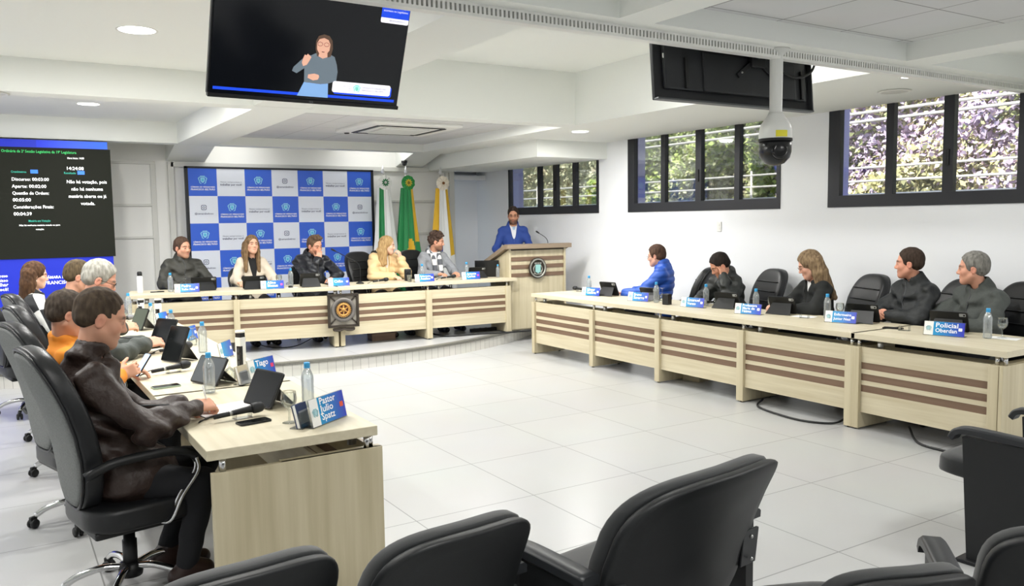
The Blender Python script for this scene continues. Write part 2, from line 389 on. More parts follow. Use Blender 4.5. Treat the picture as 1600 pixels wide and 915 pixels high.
for x, y, z, lb, w in ((3.3, 5.1, 3.38, 'added fill downlight hidden in the left of the deep central coffer', 42), (5.0, 5.1, 3.38, 'added fill downlight hidden in the right of the deep central coffer', 42),
                       (3.4, 8.5, 2.90, 'added fill downlight hidden in the tiled coffer left of the air conditioner', 50), (4.15, 8.5, 2.90, 'added fill downlight hidden in the tiled coffer before the air conditioner', 50), (4.95, 8.5, 2.90, 'added fill downlight hidden in the tiled coffer right of the air conditioner', 50),
                       (-.4, 8.5, 3.06, 'added unseen fill downlight above the woman in the checkered jacket', 50), (1.3, 8.45, 3.06, 'added unseen fill downlight above the far end of the left desk', 50)):
    downlight(x, y, z, lb, .08, w)  # lamps added out of sight in the coffers to brighten stage and room
for x in (3.0, 5.2):  # strips added behind the far beam to lighten the wall over the banner
    t = thing('stage_fill_light', 'added linear fill light above the %s of the banner, hidden behind the far beam' % ('left' if x < 4 else 'right'), 'ceiling light', (x, 12.45, 3.045), 0)
    bm = BM(); b2(bm, -.5, .5, -.06, .06, -.03, 0); obj('diffuser', bm, mat('dim_diffuser', '#ffffff', .5, emit='#fffdf6', estr=2.), t); o = plainlamp(0, 0, -.05, 1., .12, 4); o.parent = t
for x, y, lb in ((-1., 9.8, 'added unseen downlight above the LED wall'), (-.9, 6.2, 'added unseen downlight over the left row'), (-.8, 4.6, 'added unseen downlight over the chairs at the left')): downlight(x, y, 3.06, lb, .08)  # extra lamps added left of the view as fill
# round vents
M_VENT = mat('vent_white', '#cfcfcb', .6)
def vent(x, y, z, label, r=.13):
    t = thing('ceiling_speaker', label, 'ceiling speaker', (x, y, z), 0)
    bm = BM(); lathe(bm, [(r, 0), (r+.01, -.006), (r-.015, -.012), (r-.02, -.008)], 32, cap=False); obj('frame', bm, M_WHITE, t)
    bm = BM(); lathe(bm, [(0, -.012), (r*.5, -.011), (r-.02, -.007)], 32, cap=False); obj('grille', bm, M_VENT, t)
vent(6.78, 4.5, ZS, 'round ceiling speaker near the largest window'); vent(.05, 8.02, ZS, 'round ceiling speaker on the beam at the left edge', .12)
# perforated track under the near beam
t = thing('ceiling_track', 'long perforated white steel track under the near ceiling beam', 'ceiling track', (4.55, 3.75, 2.719), math.atan2(.04, 5.9)); t.scale = (1, 1, .77)
bm = BM(); b2(bm, -5.2, 2.93, -.03, .03, .0, .022); b2(bm, -5.2, 2.93, -.03, .03, .068, .086); b2(bm, -5.2, 2.93, .0, .03, .022, .068); obj('rail', bm, M_WHITE, t)
bm = BM(); nb = 313
for i in range(nb): b2(bm, -5.2+i*.026, -5.2+i*.026+.014, -.03, -.0, .022, .068)
obj('perforated_web', bm, M_WHITE, t)
bm = BM(); b2(bm, -5.2, 2.93, -.004, .0005, .022, .068); obj('slot_backing', bm, mat('slot_grey', '#6d6d68', .8), t)
# cassette air conditioner
t = thing('air_conditioner', 'square ceiling cassette air conditioner in the tiled coffer', 'air conditioner', (4.45, 9.85, 2.90), R(0))
bm = BM(); pad(bm, rrect(1.25, 1.25, .06), .06, M=Matrix.Translation((0, 0, -.012))); obj('housing', bm, M_WHITE, t)
bm = BM(); b2(bm, -.30, .30, -.30, .30, -.062, -.04, .01); obj('grille', bm, mat('grille_white', '#cfd0ce', .6), t)
for i in range(4):
    a = i*PI/2; M = TM((0, 0, 0), (0, 0, a)); bm = BM(); box(bm, (0, .44, -.044), (.86, .055, .012), .004, M=M); obj('louver', bm, M_BLACK, t)
bm = BM(); lathe(bm, [(0, -.055), (.03, -.055), (.035, -.045)], 14, M=Matrix.Translation((-.5, .5, 0))); obj('sensor', bm, M_BLACK, t)
# wall switch
t = thing('wall_switch', 'white double wall switch plate under the middle window', 'wall switch', (XW, 7.26, 1.59), R(-90))
bm = BM(); box(bm, (0, -.006, 0), (.075, .012, .12), .004); obj('plate', bm, M_WHITE, t)
for z in (-.022, .022):
    bm = BM(); box(bm, (0, -.014, z), (.03, .008, .03), .002); obj('button', bm, M_WHITE, t)
# LED video wall
LX0, LX1, LY = -1.9, 1.29, 11.8
M_LEDBLUE = mat('led_blue', '#10249c', .5, emit='#1b2fd0', estr=.5); M_LEDBLK = mat('led_black', '#090a07', .7, spec=.2, emit='#23251d', estr=1.0)
M_LEDBLU2 = mat('led_sky_blue', '#2f6fe0', .5, emit='#3a7dff', estr=.7)
M_LW = mat('led_white_text', '#ffffff', .5, emit='#ffffff', estr=1.15); M_LG = mat('led_green_text', '#2fae5d', .5, emit='#3ccf6c', estr=.9); M_LC = mat('led_teal_text', '#2f9f8a', .5, emit='#35b59a', estr=.8)
t = thing('led_video_wall', 'LED video wall showing black voting board over a blue backdrop', 'video wall', (0, LY, 0))
bm = BM(); b2(bm, LX0, LX1, 0, .16, .165, 2.765); obj('cabinet', bm, M_BLACK, t)
bm = BM(); b2(bm, LX0+.005, LX1-.002, -.012, 0, .165, 2.76); obj('blue_picture', bm, M_LEDBLUE, t)
M_GRAD = mat('led_blue_gradient', '#1530c0', .5, emit='#1b2fd0', estr=.5); n = M_GRAD.node_tree; tcn = n.nodes.new('ShaderNodeTexCoord'); sx = n.nodes.new('ShaderNodeSeparateXYZ'); mr = n.nodes.new('ShaderNodeMapRange'); rp = n.nodes.new('ShaderNodeValToRGB')
mr.inputs[1].default_value = .55; mr.inputs[2].default_value = 1.29; rp.color_ramp.elements[0].color = (*srgb('#1b2fd0'), 1); rp.color_ramp.elements[1].color = (*srgb('#4aa0ff'), 1)
n.links.new(tcn.outputs['Object'], sx.inputs[0]); n.links.new(sx.outputs[0], mr.inputs[0]); n.links.new(mr.outputs[0], rp.inputs[0]); n.links.new(rp.outputs[0], n.nodes['Principled BSDF'].inputs['Emission Color'])
bm = BM(); b2(bm, .5, LX1-.004, -.014, -.012, 2.67, 2.758); obj('light_blue_band', bm, M_GRAD, t)
bm = BM(); b2(bm, LX0, 1.315, -.03, -.012, 1.31, 2.665); obj('black_board', bm, M_LEDBLK, t)
def T_(items, m, y=-.033, name='lettering'):
    bm = BM()
    for (s, x, z, size, al, ft) in items: text_into(bm, s, size, Matrix.Translation((x, y, z)) @ FRONT, al, bold=.0003, fit=ft)
    return obj(name, bm, m, t, recalc=False)
T_([('Ordinária da 2ª Sessão Legislativa da 19ª Legislatura', .93, 2.60, .058, 'RIGHT', 0.800)], M_LG)
T_([('Hora Início: 14:00', .92, 2.535, .042, 'CENTER', 0.185), ('14:24:08', .905, 2.40, .066, 'CENTER', 0.185), ('Discurso: 00:03:00', .215, 2.26, .068, 'LEFT', 0.393), ('Aparte: 00:02:00', .215, 2.175, .068, 'LEFT', 0.365),
    ('Questão de Ordem:', .215, 2.092, .068, 'LEFT', 0.387), ('00:05:00', .215, 2.01, .068, 'LEFT', 0.190), ('Considerações Finais:', .215, 1.925, .068, 'LEFT', 0.429), ('00:04:39', .215, 1.84, .068, 'LEFT', 0.190),
    ('Não há votação, pois', 1.03, 2.235, .073, 'CENTER', 0.450), ('não há nenhuma', 1.03, 2.145, .073, 'CENTER', 0.355), ('matéria aberta ou já', 1.03, 2.055, .073, 'CENTER', 0.425), ('votada.', 1.03, 1.965, .073, 'CENTER', 0.160),
    ('Não há nenhuma matéria votada ou para', .485, 1.71, .036, 'CENTER', 0.438), ('votação.', .485, 1.66, .036, 'CENTER', 0.090)], M_LW)
T_([('Cronômetros', .215, 2.355, .045, 'LEFT', 0.160), ('Resultado', .78, 2.35, .045, 'LEFT', 0.130), ('Matéria em Votação', .485, 1.76, .046, 'CENTER', 0.235)], M_LC)
bm = BM(); b2(bm, .42, .50, -.034, -.031, 2.35, 2.395); b2(bm, .93, 1.01, -.034, -.031, 2.345, 2.39); obj('highlight_box', bm, M_LEDBLU2, t)
T_([('Nosso', .112, 1.095, .06, 'RIGHT', 0.125), ('compromisso', .112, 1.04, .06, 'RIGHT', 0.270), ('é trabalhar', .112, .985, .06, 'RIGHT', 0.250), ('por você!', .112, .93, .06, 'RIGHT', 0.200),
    ('CÂMARA DE VEREADORES', .50, 1.055, .06, 'LEFT', 0.520), ('FRANCISCO BELTRÃO', .50, .985, .066, 'LEFT', 0.570)], M_LW, -.014)
bm = BM(); crest(bm, Matrix.Translation((.36, -.013, 1.03)) @ FRONT, .2); obj('emblem', bm, M_LW, t)
bm = BM(); b2(bm, LX0, LX1, -.05, .2, .16, .19); obj('base_rail', bm, mat('navy_base', '#20307a', .4), t)

# backdrop banner with chequered print
BX0, BX1, BZ1 = 2.40, 5.19, 2.505; cw = (BX1-BX0)/7; chh = .395
t = thing('backdrop_banner', 'blue and white chequered press backdrop banner on a black frame', 'banner', ((BX0+BX1)/2, 12.6, 0))
M_BB = mat('banner_blue', '#2f5fd0', .45, bump=(6, .12, .02)); M_BW = mat('banner_white', '#dfe4ef', .45, bump=(6, .12, .02))
M_CRT = mat('banner_teal_print', '#8fd0e8', .5); M_CRI = mat('banner_inner_teal', '#57b5d9', .5); M_BG = mat('banner_grey_print', '#6b6f86', .6)
hw = (BX1-BX0)/2; zb = BZ1-6*chh
bmB, bmW, bmG = BM(), BM(), BM()
crests = []
kinds = [['c', 'p', 'c', 'i', 'c', 'p', 'c'], ['i', 'c', 'p', 'c', 'p', 'c', 'i'], ['c', 'p', 'c', 'i', 'c', 'p', 'c'], ['i', 'c', 'p', 'c', 'p', 'c', 'i'], ['c', 'p', 'c', 'i', 'c', 'p', 'c'], ['p', 'c', 'i', 'c', 'p', 'c', 'i']]
for r in range(6):
    for c in range(7):
        x0 = -hw+c*cw; z1 = BZ1-r*chh; kd = kinds[r][c]; xm = x0+cw/2
        b2(bmB if kd == 'c' else bmW, x0, x0+cw, 0, .006, z1-chh, z1)
        Mt = lambda x, z: Matrix.Translation((x, -.003, z)) @ FRONT
        if kd == 'c':
            crests.append((xm, z1))
        elif kd == 'p':
            text_into(bmG, 'Nosso compromisso é', .027, Mt(xm, z1-.2), 'CENTER', fit=.30); text_into(bmG, 'trabalhar por você!', .032, Mt(xm, z1-.24), 'CENTER', bold=.0008, fit=.31)
        else:
            text_into(bmG, '@camarabeltrao', .030, Mt(xm, z1-.265), 'CENTER', bold=.0004, fit=.26)
            o = rrect(.075, .075, .02); i_ = rrect(.058, .058, .014); Mi = Matrix.Translation((xm, 0, z1-.165)) @ FRONT
            for a in range(len(o)):
                b_ = (a+1) % len(o); prism(bmG, [o[a], o[b_], i_[b_], i_[a]], 0, .004, Mi)
            cir = [(math.cos(2*PI*q/16), math.sin(2*PI*q/16)) for q in range(16)]
            for a in range(16):
                b_ = (a+1) % 16; prism(bmG, [(cir[a][0]*.018, cir[a][1]*.018), (cir[b_][0]*.018, cir[b_][1]*.018), (cir[b_][0]*.011, cir[b_][1]*.011), (cir[a][0]*.011, cir[a][1]*.011)], 0, .004, Mi)
obj('blue_squares', bmB, M_BB, t); obj('white_squares', bmW, M_BW, t); obj('grey_print', bmG, M_BG, t, False)
bm = BM(); crest(bm, Matrix.Translation((0, 0, -.16)) @ FRONT, .14); c0 = obj('printed_crest', bm, M_CRT, t)
bm = BM(); prism(bm, rrect(.03, .035, .005), 0, .006, Matrix.Translation((0, -.001, -.165)) @ FRONT); c1 = obj('printed_shield', bm, M_CRI, c0)
bm = BM(); M0 = Matrix.Translation((0, -.003, 0)) @ FRONT
text_into(bm, 'CÂMARA DE VEREADORES', .0255, Matrix.Translation((0, 0, -.275)) @ M0, 'CENTER', bold=.0006, fit=.335); text_into(bm, 'FRANCISCO BELTRÃO', .033, Matrix.Translation((0, 0, -.312)) @ M0, 'CENTER', bold=.0008, fit=.335); c2 = obj('lettering', bm, M_TWHITE, t, False)
for i, (x, z) in enumerate(crests):
    if i == 0: p, q = c0, c2
    else:
        p = c0.copy(); COL.objects.link(p); p.parent = t; sh_ = c1.copy(); COL.objects.link(sh_); sh_.parent = p; q = c2.copy(); COL.objects.link(q); q.parent = t
    p.location = (x, 0, z); q.location = (x, 0, z)
bm = BM(); b2(bm, -hw-.045, -hw, -.005, .035, .162, BZ1+.03); b2(bm, hw, hw+.045, -.005, .035, .162, BZ1+.03); b2(bm, -hw-.045, hw+.045, -.005, .035, BZ1, BZ1+.03)
b2(bm, -hw-.045, -hw, -.2, .2, .162, .19); b2(bm, hw, hw+.045, -.2, .19, .162, .19); obj('frame', bm, M_BLACKM, t)
# dome camera on the beam behind the flags
t = thing('dome_camera', 'small dark dome camera on the beam above the flags', 'camera', (5.74, 12.50, 2.69))
bm = BM(); lathe(bm, [(.05, .0), (.05, -.03), (.045, -.035)], 20); obj('base', bm, M_BLACKM, t)
bm = BM(); lathe(bm, [(.042, -.035), (.038, -.06), (.02, -.08), (0, -.085)], 20); obj('dome', bm, mat('dark_dome', '#2a2a2c', .1), t)

# ------------------------------------------------------------------ outside the windows
M_LEAF = mat('leaves', '#ffffff', .8, spec=.1, attr='Col'); 
def leaves(name, n, label, zr, yr, cols, size=.06):
    P = np.zeros((n, 3)); P[:, 1] = rng.uniform(yr[0], yr[1], n); P[:, 2] = rng.uniform(zr[0], zr[1], n)
    bx = 11.2+.5*np.sin(P[:, 1]*1.3)+.35*np.sin(P[:, 2]*2.1+P[:, 1])+.25*np.sin(P[:, 1]*4.1+P[:, 2]*3.3)
    P[:, 0] = bx+rng.uniform(-.35, .55, n)
    d = rng.normal(size=(n, 3)); d[:, 0] -= .9; d[:, 2] += .7; d /= np.linalg.norm(d, axis=1)[:, None]
    u = np.cross(d, rng.normal(size=(n, 3))); u /= np.linalg.norm(u, axis=1)[:, None]; v = np.cross(d, u)
    s = rng.uniform(.5, 1.2, n)[:, None]*size
    V = np.stack([P+u*s, P+v*s*.55, P-u*s, P-v*s*.55], 1).reshape(-1, 3)
    me = bpy.data.meshes.new(name); me.vertices.add(4*n); me.vertices.foreach_set('co', V.ravel()); me.loops.add(4*n); me.polygons.add(n)
    me.loops.foreach_set('vertex_index', np.arange(4*n, dtype=np.int32)); me.polygons.foreach_set('loop_start', np.arange(0, 4*n, 4, dtype=np.int32)); me.polygons.foreach_set('loop_total', np.full(n, 4, dtype=np.int32))
    me.update(); at = me.color_attributes.new('Col', 'FLOAT_COLOR', 'POINT')
    C = np.array([srgb(c) for c in cols]); patch = np.sin(P[:, 1]*2.3+1)+np.sin(P[:, 2]*3.1+P[:, 1]*.7)+rng.normal(0, .9, n)
    idx = np.clip(((patch+2.6)/5.2*len(cols)).astype(int), 0, len(cols)-1); c4 = np.ones((n, 4)); c4[:, :3] = C[idx]*rng.uniform(1.0, 1.45, (n, 1))
    at.data.foreach_set('color', np.repeat(c4, 4, 0).ravel().astype(np.float32))
    o = bpy.data.objects.new(name, me); COL.objects.link(o); me.materials.append(M_LEAF); tag(o, label, 'hedge'); o['kind'] = 'stuff'; return o
leaves('hedge_foliage', 60000, 'sunlit olive and lime hedge leaves outside the two far windows', (.6, 4.6), (9.2, 24), ['#7c7d6a', '#98997e', '#aeb090', '#c2c4a6', '#cdc9ab', '#a79c84'])
leaves('bush_foliage', 36000, 'bright green leafy bush outside the middle window', (.6, 4.6), (8.6, 13.5), ['#7d8a5a', '#9fb067', '#b9c877', '#d3da94', '#a9a680', '#8a8a70'])
leaves('flowering_hedge', 50000, 'lilac flowering hedge outside the nearest large window', (.6, 4.9), (3, 9.6), ['#8f8e6c', '#b8b384', '#d3cca4', '#c4b0c6', '#d0c0d6', '#ab9cb0', '#a5aa7c'])
bm = BM(); b2(bm, 12.2, 12.5, -2, 26, -.5, 5.5); o = obj('planted_bank', bm, mat('bank_green', '#a9aa88', .9, noise=('#c2c19c', 3, 5))); tag(o, 'dark planted bank behind the hedge outside the windows', 'bank')
bm = BM(); b2(bm, 7.75, 14, -5, 26, -.6, -.5); struct('ground', bm, mat('pavement', '#b9b3a6', .9), 'pavement outside the windows')
t = thing('balcony_railing', 'white horizontal pipe railing outside the windows', 'railing', (9.2, 8.0, -.5))
M_RAIL = mat('white_rail', '#e9e3df', .5)
for z in (1.96, 2.125, 2.29, 2.86, 2.965):
    bm = BM(); tube(bm, [(0, -9, z+.5), (0, 9, z+.5)], .014 if z < 2.5 else .018, 8); obj('rail', bm, M_RAIL, t)
for y in (-8, -4, .30, 5.8):
    bm = BM(); tube(bm, [(0, y, 0), (0, y, 2.85)], .016, 8); obj('post', bm, M_RAIL, t)

# ================================================================== FURNITURE
def desk(label, loc, rz, L, ups, endL=False, endR=False, H=.77, depth=.78, front_over=.02, topy=None, dp=.44, name='council_desk', overL=.02, overR=.02):
    """public face at local -y; runs along local x from 0 to L"""
    t = thing(name, label, 'desk', loc, rz, 'pale wood council desks'); pt = H-.105; pb = .14
    bm = BM(); b2(bm, -overL, L+overR, -front_over, depth, H-.045, H, .003); obj('tabletop', bm, M_TOP, t)
    for (x, w) in ups:
        bm = BM(); b2(bm, x-w/2, x+w/2, -.03, dp, .012, pt, .002); u = obj('upright', bm, M_WOODZ, t)
        for yy in (.0, dp-.06):
            bm = BM(); lathe(bm, [(.014, 0), (.014, .012)], 12, M=Matrix.Translation((x, yy, 0))); obj('foot_glide', bm, M_BLACK, u)
        bm = BM()
        lathe(bm, [(.014, pt), (.014, H-.045)], 14, M=Matrix.Translation((x, .02, 0))); obj('standoff', bm, M_CHROME, t)
    xs = [u[0] for u in ups]
    for a, b in zip(ups, ups[1:]):
        x0 = a[0]+a[1]/2; x1 = b[0]-b[1]/2
        if x1-x0 < .2: continue
        f = pt-pb; zz = [pt-f*q for q in (0, .233, .335, .405, .51, .577, .683, 1)]
        bm = BM()
        for i in (0, 2, 4, 6): b2(bm, x0, x1, 0, .018, zz[i+1], zz[i])
        p = obj('front_panel', bm, M_WOODX, t)
        for i in (1, 3, 5):
            bm = BM(); b2(bm, x0, x1, .004, .018, zz[i+1], zz[i]); obj('brown_stripe', bm, M_BROWN, p)
        bm = BM(); lathe(bm, [(.022, pt-.02), (.022, H-.045)], 14, M=Matrix.Translation((x0+.13, .05, 0))); obj('standoff', bm, M_STEEL, t)
        bm = BM(); b2(bm, x0, x1, .25, .268, H-.35, H-.12); obj('modesty_rail', bm, M_WOODX, t)
    for flag, x in ((endL, 0), (endR, L)):
        if flag:
            s = 1 if x == 0 else -1
            bm = BM(); b2(bm, x, x+s*.025, -.03, depth-.02, .012, pt, .002); obj('end_panel', bm, M_WOODZ, t)
            for yy in (.04, depth-.07):
                bm = BM(); lathe(bm, [(.015, pt), (.015, H-.045)], 14, M=Matrix.Translation((x+s*.02, yy, 0))); obj('standoff', bm, M_CHROME, t)
    return t
RT = 5.79
d1 = desk('long pale wood desk of four striped bays along the right', (RT, 8.80, 0), R(-90), 4.66, [(.03, .06), (1.24, .07), (2.36, .07), (3.49, .08), (4.63, .06)])
d2 = desk('near one-bay striped desk at the right edge with a solid end panel', (RT, 4.135, 0), R(-90), 1.17, [(.03, .07), (1.105, .07)], endR=True)
a1 = math.atan2(9.82-10.25, 3.56-1.25); L1_ = math.hypot(2.31, .43)
d3 = desk('left half of the striped head desk on the stage under the checkered banner', (1.25, 10.25, .16), a1, L1_, [(.03, .06), (1.16, .07), (L1_-.03, .055)], H=.75, depth=.70)
a2 = math.atan2(9.70-9.82, 6.0-3.60); L2_ = math.hypot(2.42, .12)
d4 = desk('right half of the striped head desk on the stage next to the lectern', (3.58, 9.82, .16), a2, L2_, [(.03, .055), (1.20, .08), (L2_-.04, .07)], H=.75, depth=.70, overR=.1)
d5 = desk('near left desk with a plain pale end panel facing the public', (1.445, 3.53, 0), R(90), 1.30, [(.03, .05), (1.27, .06)], endL=True, depth=.755, front_over=.0)
d6 = desk('long left desk crowded with tablets and bottles', (1.445, 4.835, 0), R(90), 4.75, [(.03, .06), (1.2, .07), (2.36, .07), (3.5, .07), (4.72, .06)], depth=.755, front_over=0)

# lectern
t = thing('lectern', 'pale wood lectern with brown stripes and round crest, beside the stage desk', 'lectern', (6.03, 9.78, .16), R(0))
bm = BM(); b2(bm, .03, .93, 0, .02, .02, 1.12); obj('front_panel', bm, M_WOODZ, t)
for x in (.0, .93):
    bm = BM(); M = TM((x, 0, 0), (0, 0, 0)) @ Matrix(((0, 0, 1, 0), (1, 0, 0, 0), (0, 1, 0, 0), (0, 0, 0, 1)))
    prism(bm, [(-.02, .0), (.5, 0), (.5, .93), (-.02, 1.14)], 0, .03, M); obj('side_panel', bm, M_WOODZ, t)
for z in (.775, .89, 1.0):
    bm = BM(); b2(bm, .03, .93, -.008, 0, z-.028, z+.028); obj('brown_stripe', bm, M_BROWN, t)
bm = BM(); M = Matrix(((0, 0, 1, 0), (1, 0, 0, 0), (0, 1, 0, 0), (0, 0, 0, 1)))
prism(bm, [(-.07, 1.145), (-.07, 1.205), (.0, 1.21), (.58, .97), (.58, .91), (.0, 1.145)], -.06, 1.03, M); obj('reading_top', bm, wood('lectern_top', '#8f7f6c', '#83735f', 'x'), t)
bm = BM(); b2(bm, .0, .96, .04, .5, .0, .06); obj('plinth', bm, M_WOODX, t)
M_BRONZE = mat('dark_bronze', '#3a342e', .5, .5); M_SILV = mat('pewter', '#9a9a92', .4, .6)
MD = TM((.46, -.03, .865)) @ FRONT
bm = BM(); lathe(bm, [(.0, 0), (.148, 0), (.148, .014), (.138, .022), (.118, .018), (.108, .010), (0, .010)], 48, M=MD); md = obj('medallion', bm, M_BRONZE, t)
bm = BM(); lathe(bm, [(.112, .012), (.118, .022), (.134, .024), (.138, .018)], 48, M=MD, cap=False); obj('silver_ring', bm, M_SILV, md)
bm = BM(); prism(bm, [(-.042, .05), (.042, .05), (.042, -.05), (0, -.075), (-.042, -.05)], .01, .022, MD); obj('shield', bm, mat('shield_teal', '#8fc0bd', .4), md)
bm = BM()
for x in (-.045, -.015, .015, .045): prism(bm, [(x-.01, .055), (x+.01, .055), (x+.012, .08), (x-.012, .08)], .01, .02, MD)
for sg in (-1, 1): tube(bm, [MD @ Vector((sg*(.04+.035*math.sin(a/6*PI)), -.075+.02*a, .014)) for a in range(7)], .008, 6)
tube(bm, [MD @ Vector((-.07+.0117*a*2, -.075-.012*math.sin(a/6*PI), .014)) for a in range(7)], .009, 6); obj('crown_and_wreath', bm, M_SILV, md)

# wheel emblem in an iron frame on the stage desk
t = thing('wheel_emblem', 'iron framed gear wheel emblem mounted on the stage desk front', 'emblem', (3.60, 9.735, .0), (a1+a2)/2)
hw_, z0, z1 = .178, .43, .815; zc = (z0+z1)/2+.01
bm = BM()
for x in (-hw_, hw_): b2(bm, x-.015, x+.015, -.02, .01, z0, z1)
for z in (z0, z1): b2(bm, -hw_-.015, hw_+.015, -.02, .01, z-.015, z+.015)
for sx in (-1, 1):
    for sz in (-1, 1): tube(bm, [(sx*hw_, -.005, zc+sz*.185), (sx*.09, -.005, zc+sz*.1)], .009, 6)
obj('iron_frame', bm, M_BRONZE, t)
bm = BM(); b2(bm, -hw_, hw_, .004, .012, z0, z1); obj('back_plate', bm, mat('weathered_plate', '#8f8a80', .6), t)
WM = TM((0, -.004, zc)) @ FRONT
bm = BM(); lathe(bm, [(.100, 0), (.100, .016), (.145, .020), (.15, .01), (.15, 0)], 48, M=WM, cap=False); obj('rim', bm, mat('grey_iron', '#6e6a66', .5, .4), t)
bm = BM(); lathe(bm, [(.094, .0), (.094, .022), (.104, .024), (.108, .0)], 48, M=WM, cap=False); obj('inner_ring', bm, M_BRONZE, t)
bm = BM()
for i in range(24):
    a = 2*PI*i/24; prism(bm, [(-.008, .078), (.008, .078), (.006, .094), (-.006, .094)], .004, .018, WM @ Matrix.Rotation(a, 4, 'Z'))
lathe(bm, [(.06, .004), (.06, .018), (.08, .018), (.08, .004)], 40, M=WM, cap=False)
for i in range(6): prism(bm, [(-.009, .02), (.009, .02), (.006, .062), (-.006, .062)], .004, .016, WM @ Matrix.Rotation(i*PI/3, 4, 'Z'))
lathe(bm, [(0, .018), (.024, .018), (.024, .004)], 20, M=WM, cap=False); obj('gear_wheel', bm, mat('old_gold', '#b98a4a', .45, .4), t)
bm = BM(); lathe(bm, [(0, .002), (.094, .002)], 30, M=WM, cap=False); obj('wheel_ground', bm, mat('rust_red', '#5f3526', .6), t)
bm = BM()
tube(bm, curve([(-.13, -.01, z0-.02), (-.12, -.015, z0-.05), (-.05, -.015, z0-.055), (0, -.015, z0-.04), (.05, -.015, z0-.055), (.12, -.015, z0-.05), (.13, -.01, z0-.02)]), .01, 6); b2(bm, -.13, .13, -.015, .0, z0-.05, z0-.02); obj('scroll_bracket', bm, M_BRONZE, t)

# ------------------------------------------------------------------ swivel chairs
def back_outline(w, h, wb=.8, n=40):
    """rounded egg-like chair back, in (y, z), z from 0 to h"""
    o = []
    for i in range(n):
        a = 2*PI*i/n; c, s = math.cos(a), math.sin(a); e = .62
        x = math.copysign(abs(c)**e, c)*w/2; y = math.copysign(abs(s)**e, s)*h/2+h/2
        f = wb+(1-wb)*min(1, y/(h*.6)); o.append((x*f, y))
    return o
def office_chair(label, loc, rz, seat_z=.47, H=1.14, w=.50, rear=True, name='swivel_chair', rec=.10, full=True, group='swivel chairs at the council desks'):
    """faces local +x"""
    t = thing(name, label, 'chair', loc, rz, group)
    h = H-(seat_z-.03)
    def f(v):                                            # (y, z', depth) -> chair space, S-curved
        y, z, d = v.x, v.y, v.z; u = z/h
        bend = .06*math.sin(u*PI*1.15) - rec*u + .05*(1-u)**3
        return Vector((-.235+bend+d-.18*(y*y)*-1*.6, y, seat_z-.03+z))
    bm = BM(); pad(bm, back_outline(w, h), .09, f=lambda v: f(Vector((v.x, v.y, v.z)))); b = obj('backrest', bm, M_LEATHER, t)
    bm = BM(); pad(bm, [(x*.93, h*.035+y*.93) for x, y in back_outline(w, h)], .05, f=lambda v: f(Vector((v.x, v.y, v.z-.036)))); obj('rear_panel', bm, M_FABBACK if rear else M_LEATHER, b)
    bm = BM(); ol = [(x*.965, h*.018+y*.965) for x, y in back_outline(w, h)]; tube(bm, [f(Vector((x, y, -.045))) for x, y in ol], .007, 6, closed=True); obj('piping', bm, M_LEATHER, b)
    if not rear:
        for zf in (.35, .5, .65, .8):
            bm = BM(); tube(bm, [f(Vector((y*w*.4, h*zf, .052)))for y in (-1, -.5, 0, .5, 1)], .006, 6); obj('quilt_seam', bm, M_BLACK, b)
    bm = BM(); pad(bm, rrect(.50, .50, .14), .11, M=Matrix.Translation((.02, 0, seat_z-.055)), f=lambda v: Vector((v.x, v.y, v.z-.35*max(0, v.x-.1)**2*2))); obj('seat', bm, M_LEATHER, t)
    bm = BM(); b2(bm, -.2, .2, -.2, .2, seat_z-.135, seat_z-.1, .01); obj('seat_plate', bm, M_BLACK, t)
    if not full: return t
    for s in (-1, 1):
        y = s*.265
        bm = BM(); tube(bm, curve([(-.24, y*.93, .64), (-.12, y, .685), (.1, y, .69), (.20, y, .665), (.235, y, .63)]), .021, 10, rs=None); ar = obj('armrest', bm, M_BLACK, t)
        bm = BM()
        for dy in (-.018, .018): tube(bm, curve([(.06, y*.5+dy, seat_z-.11), (.10, y*.9+dy, seat_z-.10), (.15, y+dy, .48), (.225, y+dy, .58), (.22, y+dy, .645)]), .009, 8)
        obj('chrome_loop', bm, M_CHROME, ar)
    bm = BM(); lathe(bm, [(.032, .10), (.032, .24), (.026, .24), (.026, seat_z-.13)], 18); lathe(bm, [(.05, .07), (.055, .1), (.05, .13), (.03, .135)], 18); obj('gas_column', bm, M_BLACK, t)
    for i in range(5):
        a = 2*PI*i/5+.35; c, s = math.cos(a), math.sin(a)
        bm = BM(); P = curve([(.03, 0, .115), (.12, 0, .125), (.22, 0, .105), (.285, 0, .07)], 5); tube(bm, [(p.x*c, p.x*s, p.z) for p in P], .017, 8); lg = obj('base_leg', bm, M_CHROME, t)
        bm = BM(); M = TM((.295*c, .295*s, .027), (0, 0, a+.6))
        for dy in (-.014, .014): lathe(bm, [(.0, -.009), (.022, -.009), (.027, -.005), (.027, .005), (.022, .009), (0, .009)], 14, M=M @ TM((0, dy, 0), (PI/2, 0, 0)))
        b2(bm, -.02, .02, -.012, .012, .0, .042, .006, M=M); obj('caster', bm, M_BLACK, lg)
    return t
